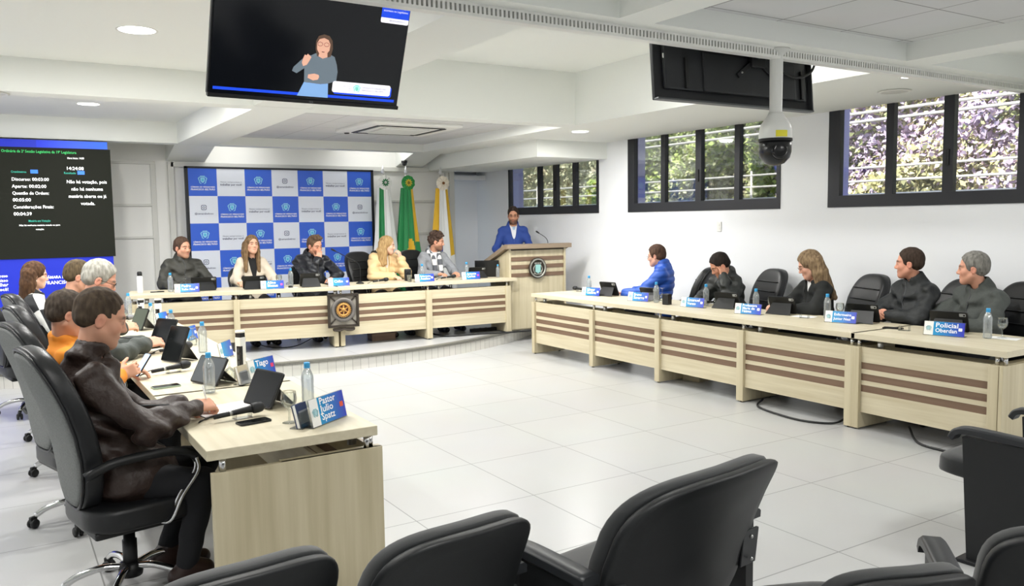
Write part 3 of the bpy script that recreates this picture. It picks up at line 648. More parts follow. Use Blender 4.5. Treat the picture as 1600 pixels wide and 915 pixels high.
def mkchairs():
    a = office_chair('black swivel chair with grey back holding the man in the brown jacket', (.455, 4.15, 0), R(11), H=1.19, w=.46, rec=.10)
    dup(a, 'swivel chair with grey back right behind the nearest chair on the left', (.39, 5.32, 0), R(16))
    dup(a, 'third grey backed swivel chair from the front on the left side', (.43, 6.42, 0), R(12))
    dup(a, 'grey backed swivel chair just before the woman in the checkered jacket', (.43, 7.52, 0), R(12))
    b = office_chair('black swivel chair at the far left end holding the woman in the checkered jacket', (.22, 8.72, 0), R(10), H=1.13, rear=False)
    dup(b, 'black swivel chair with ribbed back beside the man in the blue puffer jacket', (6.93, 7.28, 0), R(112))
    dup(b, 'black swivel chair behind the man resting his forehead on his hand', (6.98, 6.33, 0), R(165))
    dup(b, 'ribbed black swivel chair behind the woman with long wavy hair', (6.98, 5.12, 0), R(160))
    dup(b, 'black swivel chair behind the man with clasped hands', (6.98, 4.22, 0), R(158))
    dup(b, 'black swivel chair behind the grey haired man at the right edge', (7.02, 3.68, 0), R(165))
    dup(b, 'black swivel chair behind the blonde woman on the stage', (4.45, 10.82, .16), R(-75))
    dup(b, 'black swivel chair behind the curly haired man on the stage', (5.28, 10.84, .16), R(-75))
    c = office_chair('low swivel chair of the leftmost man behind the stage desk', (1.98, 10.95, .16), R(-90), H=.98, rear=False)
    dup(c, 'low swivel chair of the woman in the cream blazer', (2.82, 10.92, .16), R(-90)); dup(c, 'low swivel chair of the man with his hand over his mouth', (3.60, 10.92, .16), R(-95))
mkchairs()

# ------------------------------------------------------------------ public seats in the foreground
def public_seat(label, loc, rz, w=.50, H=.90, folded=False, arms=(1, 1)):
    """faces local +y; origin on the floor under the back"""
    t = thing('auditorium_seat', label, 'chair', loc, rz, 'black auditorium seats in the foreground'); h = H-.40
    ol = []
    n = 44
    for i in range(n):
        a = 2*PI*i/n; c, s = math.cos(a), math.sin(a); x = math.copysign(abs(c)**.55, c)*w/2; z = math.copysign(abs(s)**(.5 if s > 0 else .8), s)*h/2+h/2
        ol.append((x*(1-.14*max(0, .35-z/h)), z))
    def f(d0):
        def g(v):
            u = v.y/h; return Vector((v.x, -.02-.17*u*u-.02*u+v.z+d0+.9*v.x*v.x*.35/max(.3, w), .40+v.y))
        return g
    bm = BM(); pad(bm, ol, .045, f=f(-.02), prof=((1., .35), (.99, .8), (.96, 1.), (.8, 1.02), (.45, 1.05))); b = obj('back_shell', bm, M_AUDP, t)
    bm = BM(); pad(bm, [(x*.985, h*.008+z*.99+.006) for x, z in ol], .07, f=f(.035)); obj('back_cushion', bm, M_AUD, b)
    if folded: M = TM((0, .17, .55), (R(70), 0, 0))
    else: M = TM((0, .26, .43), (R(4), 0, 0))
    bm = BM(); pad(bm, rrect(w*.96, .46, .12), .10, M=M, f=lambda v: Vector((v.x, v.y, v.z-.5*max(0, v.y-.12)**2*3))); obj('seat', bm, M_AUD, t)
    aw = w/2+.045
    for s, on in zip((-1, 1), arms):
        if not on: continue
        MP = TM((s*aw, 0, 0)) @ Matrix(((0, 0, 1, 0), (1, 0, 0, 0), (0, 1, 0, 0), (0, 0, 0, 1)))
        bm = BM(); prism(bm, [(.00, .0), (.26, .0), (.30, .62), (.0, .62)], -.022, .022, MP)
        for e in []: pass
        sp = obj('side_panel', bm, M_AUDP, t)
        P = curve([(s*aw, -.02, .640), (s*aw, .12, .648), (s*aw, .27, .652), (s*aw, .33, .640), (s*aw, .355, .605)], 5)
        bm = BM(); rs = [.035]*len(P)
        N = len(P); prev = None
        rows = []
        for i, p in enumerate(P):
            tn = (P[min(i+1, N-1)]-P[max(i-1, 0)]).normalized(); up = Vector((0, -tn.z, tn.y)); sx = Vector((1, 0, 0)); ww = .036
            rows.append([bm.verts.new(p+sx*a+up*b_) for a, b_ in ((-ww, -.016), (-ww, .008), (-ww*.7, .017), (ww*.7, .017), (ww, .008), (ww, -.016))])
        for a, b_ in zip(rows, rows[1:]):
            for k in range(6):
                fc = bm.faces.new((a[k], a[(k+1) % 6], b_[(k+1) % 6], b_[k])); fc.smooth = k in (1, 2, 3)
        bm.faces.new(rows[0]); bm.faces.new(rows[-1][::-1]); obj('armrest', bm, M_ARM, sp)
        bm = BM(); box(bm, (s*(w/2-.03), -.045, .55), (.09, .012, .13), .003, rot=(R(6), 0, 0)); br = obj('back_bracket', bm, M_ARM, t)
        for z in (.51, .59):
            bm = BM(); lathe(bm, [(.008, 0), (.006, .006), (0, .007)], 10, M=TM((s*(w/2-.03), -.055, z), (PI/2, 0, 0))); obj('bolt', bm, M_STEEL, br)
        bm = BM(); b2(bm, s*aw-.05, s*aw+.05, -.03, .30, 0, .02, .004); obj('floor_foot', bm, M_BLACKM, t)
    return t

# ================================================================== PEOPLE (smooth distance-field bodies)
class Field:
    def __init__(s, lo, hi, h):
        s.h = h; s.lo = np.array(lo, float); s.n = np.ceil((np.array(hi)-s.lo)/h).astype(int)+1
        s.d = np.full(s.n, .6, np.float32); s.ax = [s.lo[i]+h*np.arange(s.n[i]) for i in range(3)]
    def sub(s, lo, hi):
        a = np.clip(np.floor((np.array(lo)-s.lo)/s.h).astype(int), 0, s.n); b = np.clip(np.ceil((np.array(hi)-s.lo)/s.h).astype(int)+1, 0, s.n)
        if (b <= a).any(): return None
        sl = tuple(slice(a[i], b[i]) for i in range(3))
        X = s.ax[0][a[0]:b[0]][:, None, None]; Y = s.ax[1][a[1]:b[1]][None, :, None]; Z = s.ax[2][a[2]:b[2]][None, None, :]
        return sl, X, Y, Z
    def put(s, sl, e, k, sub):
        d = s.d[sl]; e = e.astype(np.float32)
        if sub:
            e = -e; hh = np.clip(.5+.5*(e-d)/k, 0, 1) if k > 0 else None
            s.d[sl] = np.maximum(d, e) if k <= 0 else d*(1-hh)+e*hh+k*hh*(1-hh)
        else:
            if k <= 0: s.d[sl] = np.minimum(d, e)
            else:
                hh = np.clip(.5+.5*(e-d)/k, 0, 1); s.d[sl] = e*(1-hh)+d*hh-k*hh*(1-hh)
    def cap(s, a, b, r1, r2=None, k=.02, sub=False):
        r2 = r1 if r2 is None else r2; a = np.array(a, float); b = np.array(b, float); pad_ = max(r1, r2)+k+4*s.h
        q = s.sub(np.minimum(a, b)-pad_, np.maximum(a, b)+pad_)
        if q is None: return
        sl, X, Y, Z = q; ab = b-a; L = ab@ab+1e-12
        t = np.clip(((X-a[0])*ab[0]+(Y-a[1])*ab[1]+(Z-a[2])*ab[2])/L, 0, 1)
        s.put(sl, np.sqrt((X-a[0]-t*ab[0])**2+(Y-a[1]-t*ab[1])**2+(Z-a[2]-t*ab[2])**2)-(r1+t*(r2-r1)), k, sub)
    def ell(s, c, r, Rm=None, k=.02, sub=False):
        c = np.array(c, float); r = np.array(r, float); pad_ = r.max()+k+4*s.h; q = s.sub(c-pad_, c+pad_)
        if q is None: return
        sl, X, Y, Z = q; x, y, z = X-c[0], Y-c[1], Z-c[2]
        if Rm is not None: x, y, z = (x*Rm[0, i]+y*Rm[1, i]+z*Rm[2, i] for i in range(3))
        k0 = np.sqrt((x/r[0])**2+(y/r[1])**2+(z/r[2])**2); k1 = np.sqrt((x/r[0]**2)**2+(y/r[1]**2)**2+(z/r[2]**2)**2)+1e-9
        s.put(sl, k0*(k0-1)/k1, k, sub)
    def rbox(s, c, hs, Rm=None, rad=.01, k=.01, sub=False):
        c = np.array(c, float); hs = np.array(hs, float); pad_ = np.linalg.norm(hs)+k+4*s.h; q = s.sub(c-pad_, c+pad_)
        if q is None: return
        sl, X, Y, Z = q; x, y, z = X-c[0], Y-c[1], Z-c[2]
        if Rm is not None: x, y, z = (x*Rm[0, i]+y*Rm[1, i]+z*Rm[2, i] for i in range(3))
        qx, qy, qz = (np.abs(v)-(hh-rad) for v, hh in zip((x, y, z), hs))
        qx, qy, qz = np.broadcast_arrays(qx, qy, qz)
        s.put(sl, np.sqrt(np.maximum(qx, 0)**2+np.maximum(qy, 0)**2+np.maximum(qz, 0)**2)+np.minimum(np.maximum(qx, np.maximum(qy, qz)), 0)-rad, k, sub)
    def warp(s, fn):
        X, Y, Z = s.ax[0][:, None, None], s.ax[1][None, :, None], s.ax[2][None, None, :]
        s.d += fn(X, Y, Z).astype(np.float32)
    def mesh(s):
        d = s.d; ins = d < 0
        c = np.zeros(np.array(d.shape)-1, np.int8); sh = [(i, j, k) for i in (0, 1) for j in (0, 1) for k in (0, 1)]
        N = c.shape; v = lambda i, j, k, a=d: a[i:i+N[0], j:j+N[1], k:k+N[2]]
        for o in sh: c += v(*o, ins)
        idx = np.argwhere((c > 0) & (c < 8)); m = len(idx)
        if m == 0: return np.zeros((0, 3)), np.zeros((0, 4), int)
        gid = np.full(N, -1, np.int32); gid[tuple(idx.T)] = np.arange(m)
        cor = np.stack([d[idx[:, 0]+o[0], idx[:, 1]+o[1], idx[:, 2]+o[2]] for o in sh], 1)
        acc = np.zeros((m, 3)); cnt = np.zeros(m)
        for a in range(8):
            for b in range(a+1, 8):
                A, B = np.array(sh[a]), np.array(sh[b])
                if np.abs(A-B).sum() != 1: continue
                da, db = cor[:, a], cor[:, b]; mk = (da < 0) != (db < 0); t = np.where(mk, da/(da-db+1e-12), 0)
                acc += np.where(mk[:, None], A+(B-A)*t[:, None], 0); cnt += mk
        V = s.lo+s.h*(idx+acc/np.maximum(cnt, 1)[:, None]); Q = []
        for ax in range(3):
            o = [0, 0, 0]; o[ax] = 1
            a = ins[:-1 if ax == 0 else None, :-1 if ax == 1 else None, :-1 if ax == 2 else None]; b = ins[o[0]:, o[1]:, o[2]:]
            e = np.argwhere(a != b); u, w = [(1, 2), (2, 0), (0, 1)][ax]
            e = e[(e[:, u] > 0) & (e[:, w] > 0) & (e[:, u] < d.shape[u]-1) & (e[:, w] < d.shape[w]-1)]
            if not len(e): continue
            def g(du, dw):
                z = e.copy(); z[:, u] += du; z[:, w] += dw; return gid[z[:, 0], z[:, 1], z[:, 2]]
            q = np.stack([g(-1, -1), g(0, -1), g(0, 0), g(-1, 0)], 1); fl = ~ins[e[:, 0], e[:, 1], e[:, 2]]
            q[fl] = q[fl][:, ::-1]; Q.append(q)
        return V, np.concatenate(Q)
def np_mesh(name, V, Q, m, parent, cols=None):
    me = bpy.data.meshes.new(name); n = len(Q); me.vertices.add(len(V)); me.vertices.foreach_set('co', V.astype(np.float32).ravel())
    me.loops.add(4*n); me.polygons.add(n); me.loops.foreach_set('vertex_index', Q.astype(np.int32).ravel())
    me.polygons.foreach_set('loop_start', np.arange(0, 4*n, 4, dtype=np.int32)); me.polygons.foreach_set('loop_total', np.full(n, 4, dtype=np.int32))
    me.polygons.foreach_set('use_smooth', np.ones(n, bool)); me.update(); me.validate()
    if cols is not None:
        at = me.color_attributes.new('Col', 'FLOAT_COLOR', 'POINT'); c4 = np.ones((len(V), 4), np.float32); c4[:, :3] = cols; at.data.foreach_set('color', c4.ravel())
    me.materials.append(m); o = bpy.data.objects.new(name, me); COL.objects.link(o); o.parent = parent; return o
def rotm(yaw=0, pitch=0, roll=0):
    return np.array(Euler((R(roll), R(pitch), R(yaw)), 'XYZ').to_matrix())
def nz(v): v = np.array(v, float); return v/np.linalg.norm(v)
Y_ = lambda s: np.array([1, s, 1.])
M_SKIN = {}
SKIN = lambda: mat('skin', '#c58f76', .5, attr='Col', spec=.35)
def hand_prims(F, W, D, N, side, curl=.5, sc=1., k=.008, spread=1., thumb=.4):
    """W wrist, D towards fingers, N palm side normal, side=+1 left hand / -1 right hand"""
    D = nz(D); N = nz(np.array(N)-D*(np.array(N)@D)); T = np.cross(D, N)*side*-1    # towards the thumb
    W = np.array(W, float); Rm = np.stack([D, T, N], 1)
    F.rbox(W+D*.048*sc, np.array([.046, .039, .0135])*sc, Rm, .012*sc, .012)
    F.cap(W-D*.03*sc, W+D*.02*sc, .026*sc, .024*sc, .015)
    for off, ln in ((.029, .074), (.0095, .083), (-.0105, .077), (-.029, .060)):
        p = W+D*.088*sc+T*off*sc; ang = 0; d = D+T*off*spread*2.5; d = nz(d); r = .0092*sc
        for j, fr in enumerate((.45, .31, .24)):
            ang += curl*(.75, .95, .7)[j]; dd = d*math.cos(ang)+N*math.sin(ang); q = p+dd*ln*fr*sc; F.cap(p, q, r, r*.92, k*.5); p = q; r *= .92
    p = W+D*.022*sc+T*.030*sc; d1 = nz(D*.62+T*.62+N*thumb); q = p+d1*.045*sc; F.cap(p, q, .014*sc, .0115*sc, .012)
    d2 = nz(D*.85+T*.22+N*(thumb+curl*.3)); e = q+d2*.032*sc; F.cap(q, e, .0112*sc, .010*sc, .004); F.cap(e, e+nz(d2+N*curl*.5)*.024*sc, .010*sc, .0085*sc, .004)
def head_prims(F, c, H, s, male=True):
    P = lambda x, y, z: np.array(c)+H@(np.array([x, y, z])*s)
    E = lambda p, r, k=.02, sub=False: F.ell(P(*p), np.array(r)*s, H, k*s, sub)
    C = lambda a, b, r1, r2, k=.012, sub=False: F.cap(P(*a), P(*b), r1*s, r2*s, k*s, sub)
    E((-.014, 0, .035), (.098, .077, .088)); E((.030, 0, -.042), (.060, .058, .078), .03)
    C((.066, 0, -.102), (.066, 0, -.100), .021 if male else .017, .02, .03)
    for y in (-1, 1):
        C((-.002, y*.055, -.055), (.058, y*.014, -.100), .017 if male else .013, .016, .03); E((.056, y*.036, -.028), (.026, .026, .026), None or .02)
        C((.083, y*.008, .020), (.068, y*.044, .022), .011, .009, .015)
        E((.096, y*.031, -.002), (.017, .018, .011), .012, True); E((.0745, y*.031, -.002), (.0155, .0155, .0135), .004)
        E((.094, y*.0125, -.038), (.010, .0075, .0075), .008)
        E((-.010, y*.079, -.012), (.021, .008, .031), .006); E((-.006, y*.086, -.010), (.010, .006, .017), .004, True)
    C((.083, 0, .012), (.101, 0, -.030), .0085, .0115, .012); E((.1025, 0, -.033), (.011, .011, .010), .008)
    C((.078, -.020, -.067), (.078, .020, -.067), .0075, .0075, .006); E((.086, 0, -.0635), (.008, .018, .005), .005); E((.085, 0, -.0715), (.0085, .015, .0055), .005)
    E((.093, 0, -.0675), (.010, .024, .0011), .002, True)
def head_colors(V, c, H, s, sp):
    L = (V-np.array(c))@H/s; x, y, z = L[:, 0], L[:, 1], L[:, 2]
    base = np.array(srgb(sp['skin'])); col = np.tile(base, (len(V), 1))
    def mix(w, tgt, a): 
        w = np.clip(w, 0, 1)[:, None]*a; col[:] = col*(1-w)+np.array(srgb(tgt))*w
    near = (np.abs(L) < .14).all(1)
    red = np.exp(-(((x-.07)/.03)**2+((np.abs(y)-.042)/.02)**2+((z+.032)/.02)**2)); mix(red*near, '#c4705f', .28)
    mix(near*np.exp(-(((np.abs(y)-.083)/.012)**2+((z+.012)/.03)**2+((x+.01)/.03)**2)), '#c9725f', .35)
    if sp.get('beard'):
        w = near*(1/(1+np.exp((z+.052+.35*np.maximum(0, .05-x)*0)/.006)))*(1/(1+np.exp(-(x-.0)/.01)))*(z > -.135); w2 = near*np.exp(-(((x-.09)/.025)**2+(y/.03)**2+((z+.053)/.006)**2)); mix(np.maximum(w, w2), sp['beard'][0], sp['beard'][1])
    lip = near*(x > .07)*np.exp(-((y/.022)**4+((z+.0675)/.0095)**4)); mix(lip, sp.get('lips', '#a85f55'), .6)
    br = near*(x > .045)*np.exp(-(((np.abs(y)-.031)/.021)**4+((z-.0195-.12*(.03-np.abs(np.abs(y)-.03)))/.0075)**4)); mix(br, sp['brow'], .95)
    ey = near*(x > .055)*np.exp(-(((np.abs(y)-.031)/.0135)**4+((z+.002)/.0075)**4)); mix(ey, '#4a2f26' if sp.get('closed') else '#8f786c', .7)
    if not sp.get('closed'):
        g = sp.get('gaze', 0); ir = near*(x > .06)*np.exp(-((np.abs(y-np.sign(y)*.031-g*.006)/.0075)**4+((z+.002)/.0075)**4)); mix(ir, '#1d1410', .95)
    lid = near*(x > .055)*np.exp(-(((np.abs(y)-.031)/.016)**4+((z-.0052)/.002)**2)); mix(lid, '#2b1b15', .6)
    return col
def folds(seed, amp, sc=1.):
    r = np.random.RandomState(seed); ps = r.uniform(0, 6.28, 8)
    def fn(X, Y, Z):
        a = np.sin(X*17*sc+3*np.sin(Z*9+ps[0])+ps[1])*np.sin(Z*21*sc+2.2*np.sin(Y*11+ps[2])+ps[3])
        b = np.sin((X+Y*.7+Z*.8)*38*sc+2.5*np.sin(Z*14+ps[4])+ps[5]); c = np.sin(Y*30*sc+2*np.sin((X-Z)*16+ps[6])+ps[7])*np.sin(Z*26*sc+ps[0])
        return amp*(.55*a+.25*b+.35*c)
    return fn
def puffs(f, amp):
    return lambda X, Y, Z: amp*(np.abs(np.sin(Z*f+.4*np.sin(Y*9)+.3*np.sin(X*8)))*-1+.6)
def person(sp, Q=1.):
    """local frame: faces +x, origin on the floor under the pelvis"""
    t = thing('person', sp['label'], 'person', sp['loc'], R(sp['rz'])); s = sp.get('s', 1.); seated = not sp.get('stand')
    hip = np.array(sp.get('hip', (0, 0, .56 if seated else .95))); ch = np.array(sp.get('chest', (hip[0]-.03, 0, hip[2]+.36))); nb = np.array(sp.get('neck', (ch[0]+.0, ch[1], ch[2]+.175)))
    hc = np.array(sp.get('head', (nb[0]+.045, nb[1], nb[2]+.182))); H = rotm(*sp.get('hrot', (0, 0, 0))); hs = sp.get('hs', .97 if sp.get('male', True) else .92)
    shw = sp.get('shw', .19 if sp.get('male', True) else .165); tw = sp.get('twist', 0.); side = np.array([-math.sin(R(tw)), math.cos(R(tw)), 0]); fat = sp.get('fat', 1.)
    shL = nb+side*shw+np.array([-.0, 0, -.065])+np.array(sp.get('shLo', (0, 0, 0))); shR = nb-side*shw+np.array([0, 0, -.065])+np.array(sp.get('shRo', (0, 0, 0)))
    A = {'L': [shL]+[np.array(p, float) for p in sp['armL']], 'R': [shR]+[np.array(p, float) for p in sp['armR']]}
    if seated:
        kn = [np.array(p, float) for p in sp.get('knees', ((.44, .13, .50), (.44, -.13, .50)))]; an = [np.array(p, float) for p in sp.get('ankles', ((.46, .13, .09), (.46, -.13, .09)))]
    else:
        kn = [np.array((.02, .10, .50)), np.array((.02, -.10, .50))]; an = [np.array((-.02, .11, .09)), np.array((-.02, -.11, .09))]
    h = min(.0062, sp.get('h', .0075))*Q
    pts = np.array([hip, ch, nb, hc, *A['L'], *A['R'], *kn, *an]); lo = pts.min(0)-.24; hi = pts.max(0)+.24; lo[2] = 0
    def torso(F, g, k=.05, hips=True):
        Tm = rotm(tw); mid = (hip+ch)/2
        if hips: F.ell(hip, (.125+g, .165*fat+g, .12+g), None, k)
        F.ell(mid+np.array([.015, 0, 0]), (.108*fat+g, .142*fat+g, .17+g), Tm, k); F.ell(ch, (.108+g, .150*(shw/.19)+g, .165+g), Tm, k)
        F.cap(shL+side*-.045+np.array([0,0,.005]), shR+side*.045+np.array([0,0,.005]), .050+g, .050+g, k)
        F.cap(nb+np.array([-.02, 0, -.05]), nb, .075+g, .062+g, k)
    def arms(F, g, k=.03, end=0.):
        for kk in 'LR':
            S0, Eb, Wr = A[kk][:3]; F.cap(S0-side*(.022 if kk == 'L' else -.022)+np.array([0, 0, -.01]), Eb, .045+g, .040+g, k); F.cap(Eb, Wr-nz(Wr-Eb)*end, .042+g, .0285+g*.8, k*.6)
    def legs(F, g, k=.03, foot=False):
        for i, sy in enumerate((1, -1)):
            h0 = hip+np.array([0, sy*.09, -.02]); F.cap(h0, kn[i], .083+g, .058+g, k); F.cap(kn[i], an[i], .055+g, .036+g, k)
    F = Field(lo, hi, h)
    torso(F, -.022); arms(F, -.012); legs(F, -.015)
    P = lambda x, y, z: hc+H@(np.array([x, y, z])*hs)
    F.cap(nb+np.array([-.015, 0, -.03]), P(-.018, 0, -.055), .060 if sp.get('male', True) else .050, .054 if sp.get('male', True) else .045, .02)
    head_prims(F, hc, H, hs, sp.get('male', True))
    for i, kk in enumerate('LR'):
        Wr = A[kk][2]; D, N, cu = sp['hand'+kk][:3]; hand_prims(F, Wr, D, N, 1 if kk == 'L' else -1, cu, sp.get('hsc', 1.), thumb=sp['hand'+kk][3] if len(sp['hand'+kk]) > 3 else .4)
    for i in range(2): F.cap(an[i], an[i]+np.array([.13, 0, -.055]), .03, .025, .02)
    V, q = F.mesh(); np_mesh('body', V, q, SKIN(), t, head_colors(V, hc, H, hs, sp)); del F
    # hair
    F = Field(hc-.36, hc+.24, h); E = lambda p, r, k=.01, sub=False: F.ell(P(*p), np.array(r)*hs, H, k, sub); C = lambda a, b, r1, r2, k=.02, sub=False: F.cap(P(*a), P(*b), r1*hs, r2*hs, k, sub)
    hk = sp.get('hair', 'short'); th = sp.get('hth', .012)
    E((-.020, 0, .040), (.098+th, .077+th*.8, .090+th))
    if hk in ('short', 'thin', 'curly', 'quiff'):
        if hk == 'curly':
            for i in range(46):
                a, b = rng.uniform(0, 2*PI), rng.uniform(-.35, 1.3); E((-.02+.10*math.cos(a)*math.cos(b), .088*math.sin(a)*math.cos(b), .045+.10*math.sin(b)), (.026, .026, .024), .008)
        if hk == 'quiff':
            for y in (-.04, 0, .04): C((.0, y, .128), (.062, y*1.1, .112), .022, .018)
        C((-.072, -.03, -.015), (-.072, .03, -.015), .026+th, .026+th, .04)
        E((.120, 0, -.012), (.092 if hk != 'thin' else .108, .12, .108 if hk != 'thin' else .135), .010, True); E((.075, 0, -.12), (.10, .14, .085), .01, True); E((-.03, 0, -.155), (.16, .14, .07), .01, True)
        for y in (-1, 1): E((-.004, y*.085, -.016), (.026, .024, .036), .006, True)
        if hk == 'thin':
            for y in (-1, 1): E((.075, y*.035, .095), (.05, .03, .05), .015, True)
    else:
        E((.120, 0, -.018), (.088, .068, .110), .012, True)
        for y in (-1, 1):
            for (x0, x1, ln, r) in sp.get('locks', ((-.02, .01, .26, .034), (-.055, -.03, .28, .038), (-.085, -.07, .26, .036))):
                C((x0, y*.074, .02), (x0+.0, y*.082, -.09), r*.9, r); C((x0, y*.082, -.09), (x1, y*.088, -ln), r, r*.6)
        for y in (-.04, 0, .04): C((-.09, y, .02), (-.10, y, -.24), .04, .028)
        E((.125, 0, -.07), (.075, .055, .13), .01, True)
    f1, f2 = (150, .0022) if hk != 'curly' else (75, .006)
    F.warp(lambda X, Y, Z: f2*np.sin((Y-hc[1])*f1+6*np.sin((Z-hc[2])*12)+4*np.sin((X-hc[0])*15))*np.sin((X-hc[0])*f1*.5+3*np.sin((Z-hc[2])*17)))
    V, q = F.mesh(); np_mesh('hair', V, q, mat('hair_'+sp['hairc'][0].strip('#'), sp['hairc'][0], .8, spec=.25, noise=(sp['hairc'][1], 60, 4, (1, 1, .25))), t); del F
    # jacket, shirt, trousers, shoes
    g = sp.get('jg', .016); F = Field(lo, hi, h*1.1); torso(F, g, .05, True); arms(F, g+.004, .045, -.012 if False else .012)
    F.cap(nb+np.array([-.012, 0, -.03]), nb+np.array([.0, 0, .04]), .072+g*.4, .078+g*.4, .03)
    if sp.get('collar', True):
        for i in range(10):
            a = 2*PI*i/10; b = a+2*PI/10; f_ = lambda a: nb+np.array([.012+.078*math.cos(a), .076*math.sin(a), .022-.030*math.cos(a)])
            if abs(math.cos((a+b)/2)) > .93 and math.cos(a) > 0: continue
            F.cap(f_(a), f_(b), sp.get('colr', .020), None, .012)
    if sp.get('puff'): F.warp(puffs(*sp['puff']))
    F.warp(folds(sp.get('seed', 3), 2.4*sp.get('fold', .006)))
    if sp.get('long'): F.ell(hip+np.array([.06, 0, -.02]), (.19, .20, .15), None, .05)
    F.cap(nb+np.array([.015, 0, -.02]), nb+np.array([.045, 0, .15]), .063, .075, .008, True)
    op = sp.get('open')
    fr = np.array([math.cos(R(tw)), math.sin(R(tw)), 0])
    if op:
        p0 = nb+fr*.085+np.array([0, 0, .02]); p1 = hip+(ch-hip)*.55+fr*(.125+g)+np.array([0, 0, -op[0]+.30]); F.cap(p0, p1, op[1], .012, .006, True); F.cap(p1, hip+fr*(.15+g), .010, .014, .006, True)
    V, q = F.mesh(); j = sp['jacket']; jk = np_mesh('jacket', V, q, j, t); del F
    if not op and sp.get('zip', True):
        pz = []; r0 = V-nb; sd_ = r0@side; ff = r0@fr
        for zz in np.linspace(nb[2]+.03, hip[2]+.10, 16):
            mk = (np.abs(sd_) < .014) & (np.abs(V[:, 2]-zz) < .012) & (ff > 0)
            if mk.any(): k_ = np.where(mk)[0][ff[mk].argmax()]; pz.append(V[k_])
        if len(pz) > 3:
            bm = BM(); tube(bm, pz, .0045, 6); obj('zip', bm, mat('zip_metal', '#4a4b4d', .4, .5), jk).parent = t
    if sp.get('shirt'):
        F = Field(lo, hi, h*1.1); torso(F, -.002, .05, False); F.cap(nb+np.array([-.01, 0, -.04]), nb+np.array([.012, 0, .022]), .067, .066, .02)
        F.cap(nb+np.array([.012, 0, .0]), nb+np.array([.055, 0, .15]), .056, .07, .006, True); V, q = F.mesh(); np_mesh('shirt', V, q, sp['shirt'], t); del F
    F = Field(lo, hi, h*1.2); F.ell(hip+np.array([0, 0, -.01]), (.13, .168*fat, .115), None, .05); legs(F, .012, .04); F.warp(folds(5, .005)); V, q = F.mesh(); np_mesh('trousers', V, q, sp.get('pants', mat('black_trousers', '#15161a', .8)), t); del F
    for i in range(2):
        fd = np.array(sp.get('footdir', (1, 0, 0))); a = an[i]; F = Field(a-np.array([.14, .14, .12]), a+np.array([.26, .14, .12]), h); 
        a0 = a+fd*-.045; a0[2] = max(.045, a[2]-.045); tip = a+fd*.165; tip[2] = max(.04, a[2]-.055 + (.0 if a[2] < .12 else -.04)); F.cap(a0, tip, .043, .037, .01); F.cap(a, a+fd*.08-np.array([0, 0, .03]), .045, .042, .03)
        V, q = F.mesh(); np_mesh('shoe', V, q, sp.get('shoe', mat('black_shoe', '#161416', .4)), t); del F
    if sp.get('extra'): sp['extra'](t, dict(hc=hc, H=H, hs=hs, nb=nb, ch=ch, P=P, A=A, hip=hip, h=h, side=side, fr=fr))
    return t
def glasses(m='#26262a'):
    def fn(t, g):
        P = g['P']; bm = BM()
        for y in (-1, 1):
            tube(bm, [P(.100+(.004 if abs(a-PI/2) < 1 else 0)-.25*.02*abs(math.cos(a)), y*.033+.023*math.cos(a), -.004+.017*math.sin(a)) for a in [2*PI*i/16 for i in range(16)]], .0017, 5, closed=True)
            tube(bm, [P(.094, y*.056, .002), P(.04, y*.077, .003), P(-.02, y*.083, .0)], .0018, 5)
        tube(bm, [P(.101, -.010, .0), P(.106, 0, .003), P(.101, .010, .0)], .0016, 5)
        obj('glasses', bm, mat('glasses_'+m.strip('#'), m, .3), t)
    return fn
def both(*fs):
    def fn(t, g):
        for f in fs: f(t, g)
    return fn

# ------------------------------------------------------------------ the people
ML = lambda n, c, r=.45, b=(17, .55, .018), **k: mat(n, c, r, bump=b, **k)
HD = lambda *a: a
DN = (0, 0, -1)
def scarf(t, g):
    nb, fr, sd = g['nb'], g['fr'], g['side']; bm = BM()
    tube(bm, curve([nb+np.array([-.07, 0, .045]), nb+sd*.085+np.array([0, 0, .02]), nb+fr*.09+sd*.05+np.array([0, 0, -.06]), nb+fr*.15+sd*.045+np.array([0, 0, -.2]), nb+fr*.17+sd*.05+np.array([0, 0, -.38])]), .034, 10)
    tube(bm, curve([nb+np.array([-.07, 0, .045]), nb-sd*.085+np.array([0, 0, .02]), nb+fr*.09-sd*.05+np.array([0, 0, -.06]), nb+fr*.15-sd*.045+np.array([0, 0, -.2]), nb+fr*.17-sd*.05+np.array([0, 0, -.36])]), .034, 10)
    m = mat('checked_scarf', '#e4e4e2', .9); n = m.node_tree; c = n.nodes.new('ShaderNodeTexChecker'); c.inputs['Scale'].default_value = 12; c.inputs[1].default_value = (*srgb('#e8e8e6'), 1); c.inputs[2].default_value = (*srgb('#5d6066'), 1)
    tc = n.nodes.new('ShaderNodeTexCoord'); n.links.new(tc.outputs['Object'], c.inputs[0]); n.links.new(c.outputs[0], n.nodes['Principled BSDF'].inputs['Base Color']); obj('scarf', bm, m, t)
def tie(t, g):
    nb, fr = g['nb'], g['fr']; bm = BM(); M = Matrix.Translation(Vector(nb)+Vector((.075, 0, -.01))) @ Euler((0, R(16), 0)).to_matrix().to_4x4() @ Matrix(((0, 0, 1, 0), (1, 0, 0, 0), (0, 1, 0, 0), (0, 0, 0, 1)))
    prism(bm, [(-.02, .01), (.02, .01), (.013, -.035), (-.013, -.035)], -.006, .016, M); prism(bm, [(-.012, -.035), (.012, -.035), (.038, -.36), (0, -.41), (-.038, -.36)], -.006, .01, M)
    obj('tie', bm, mat('pale_blue_tie', '#a9c4de', .5), t)
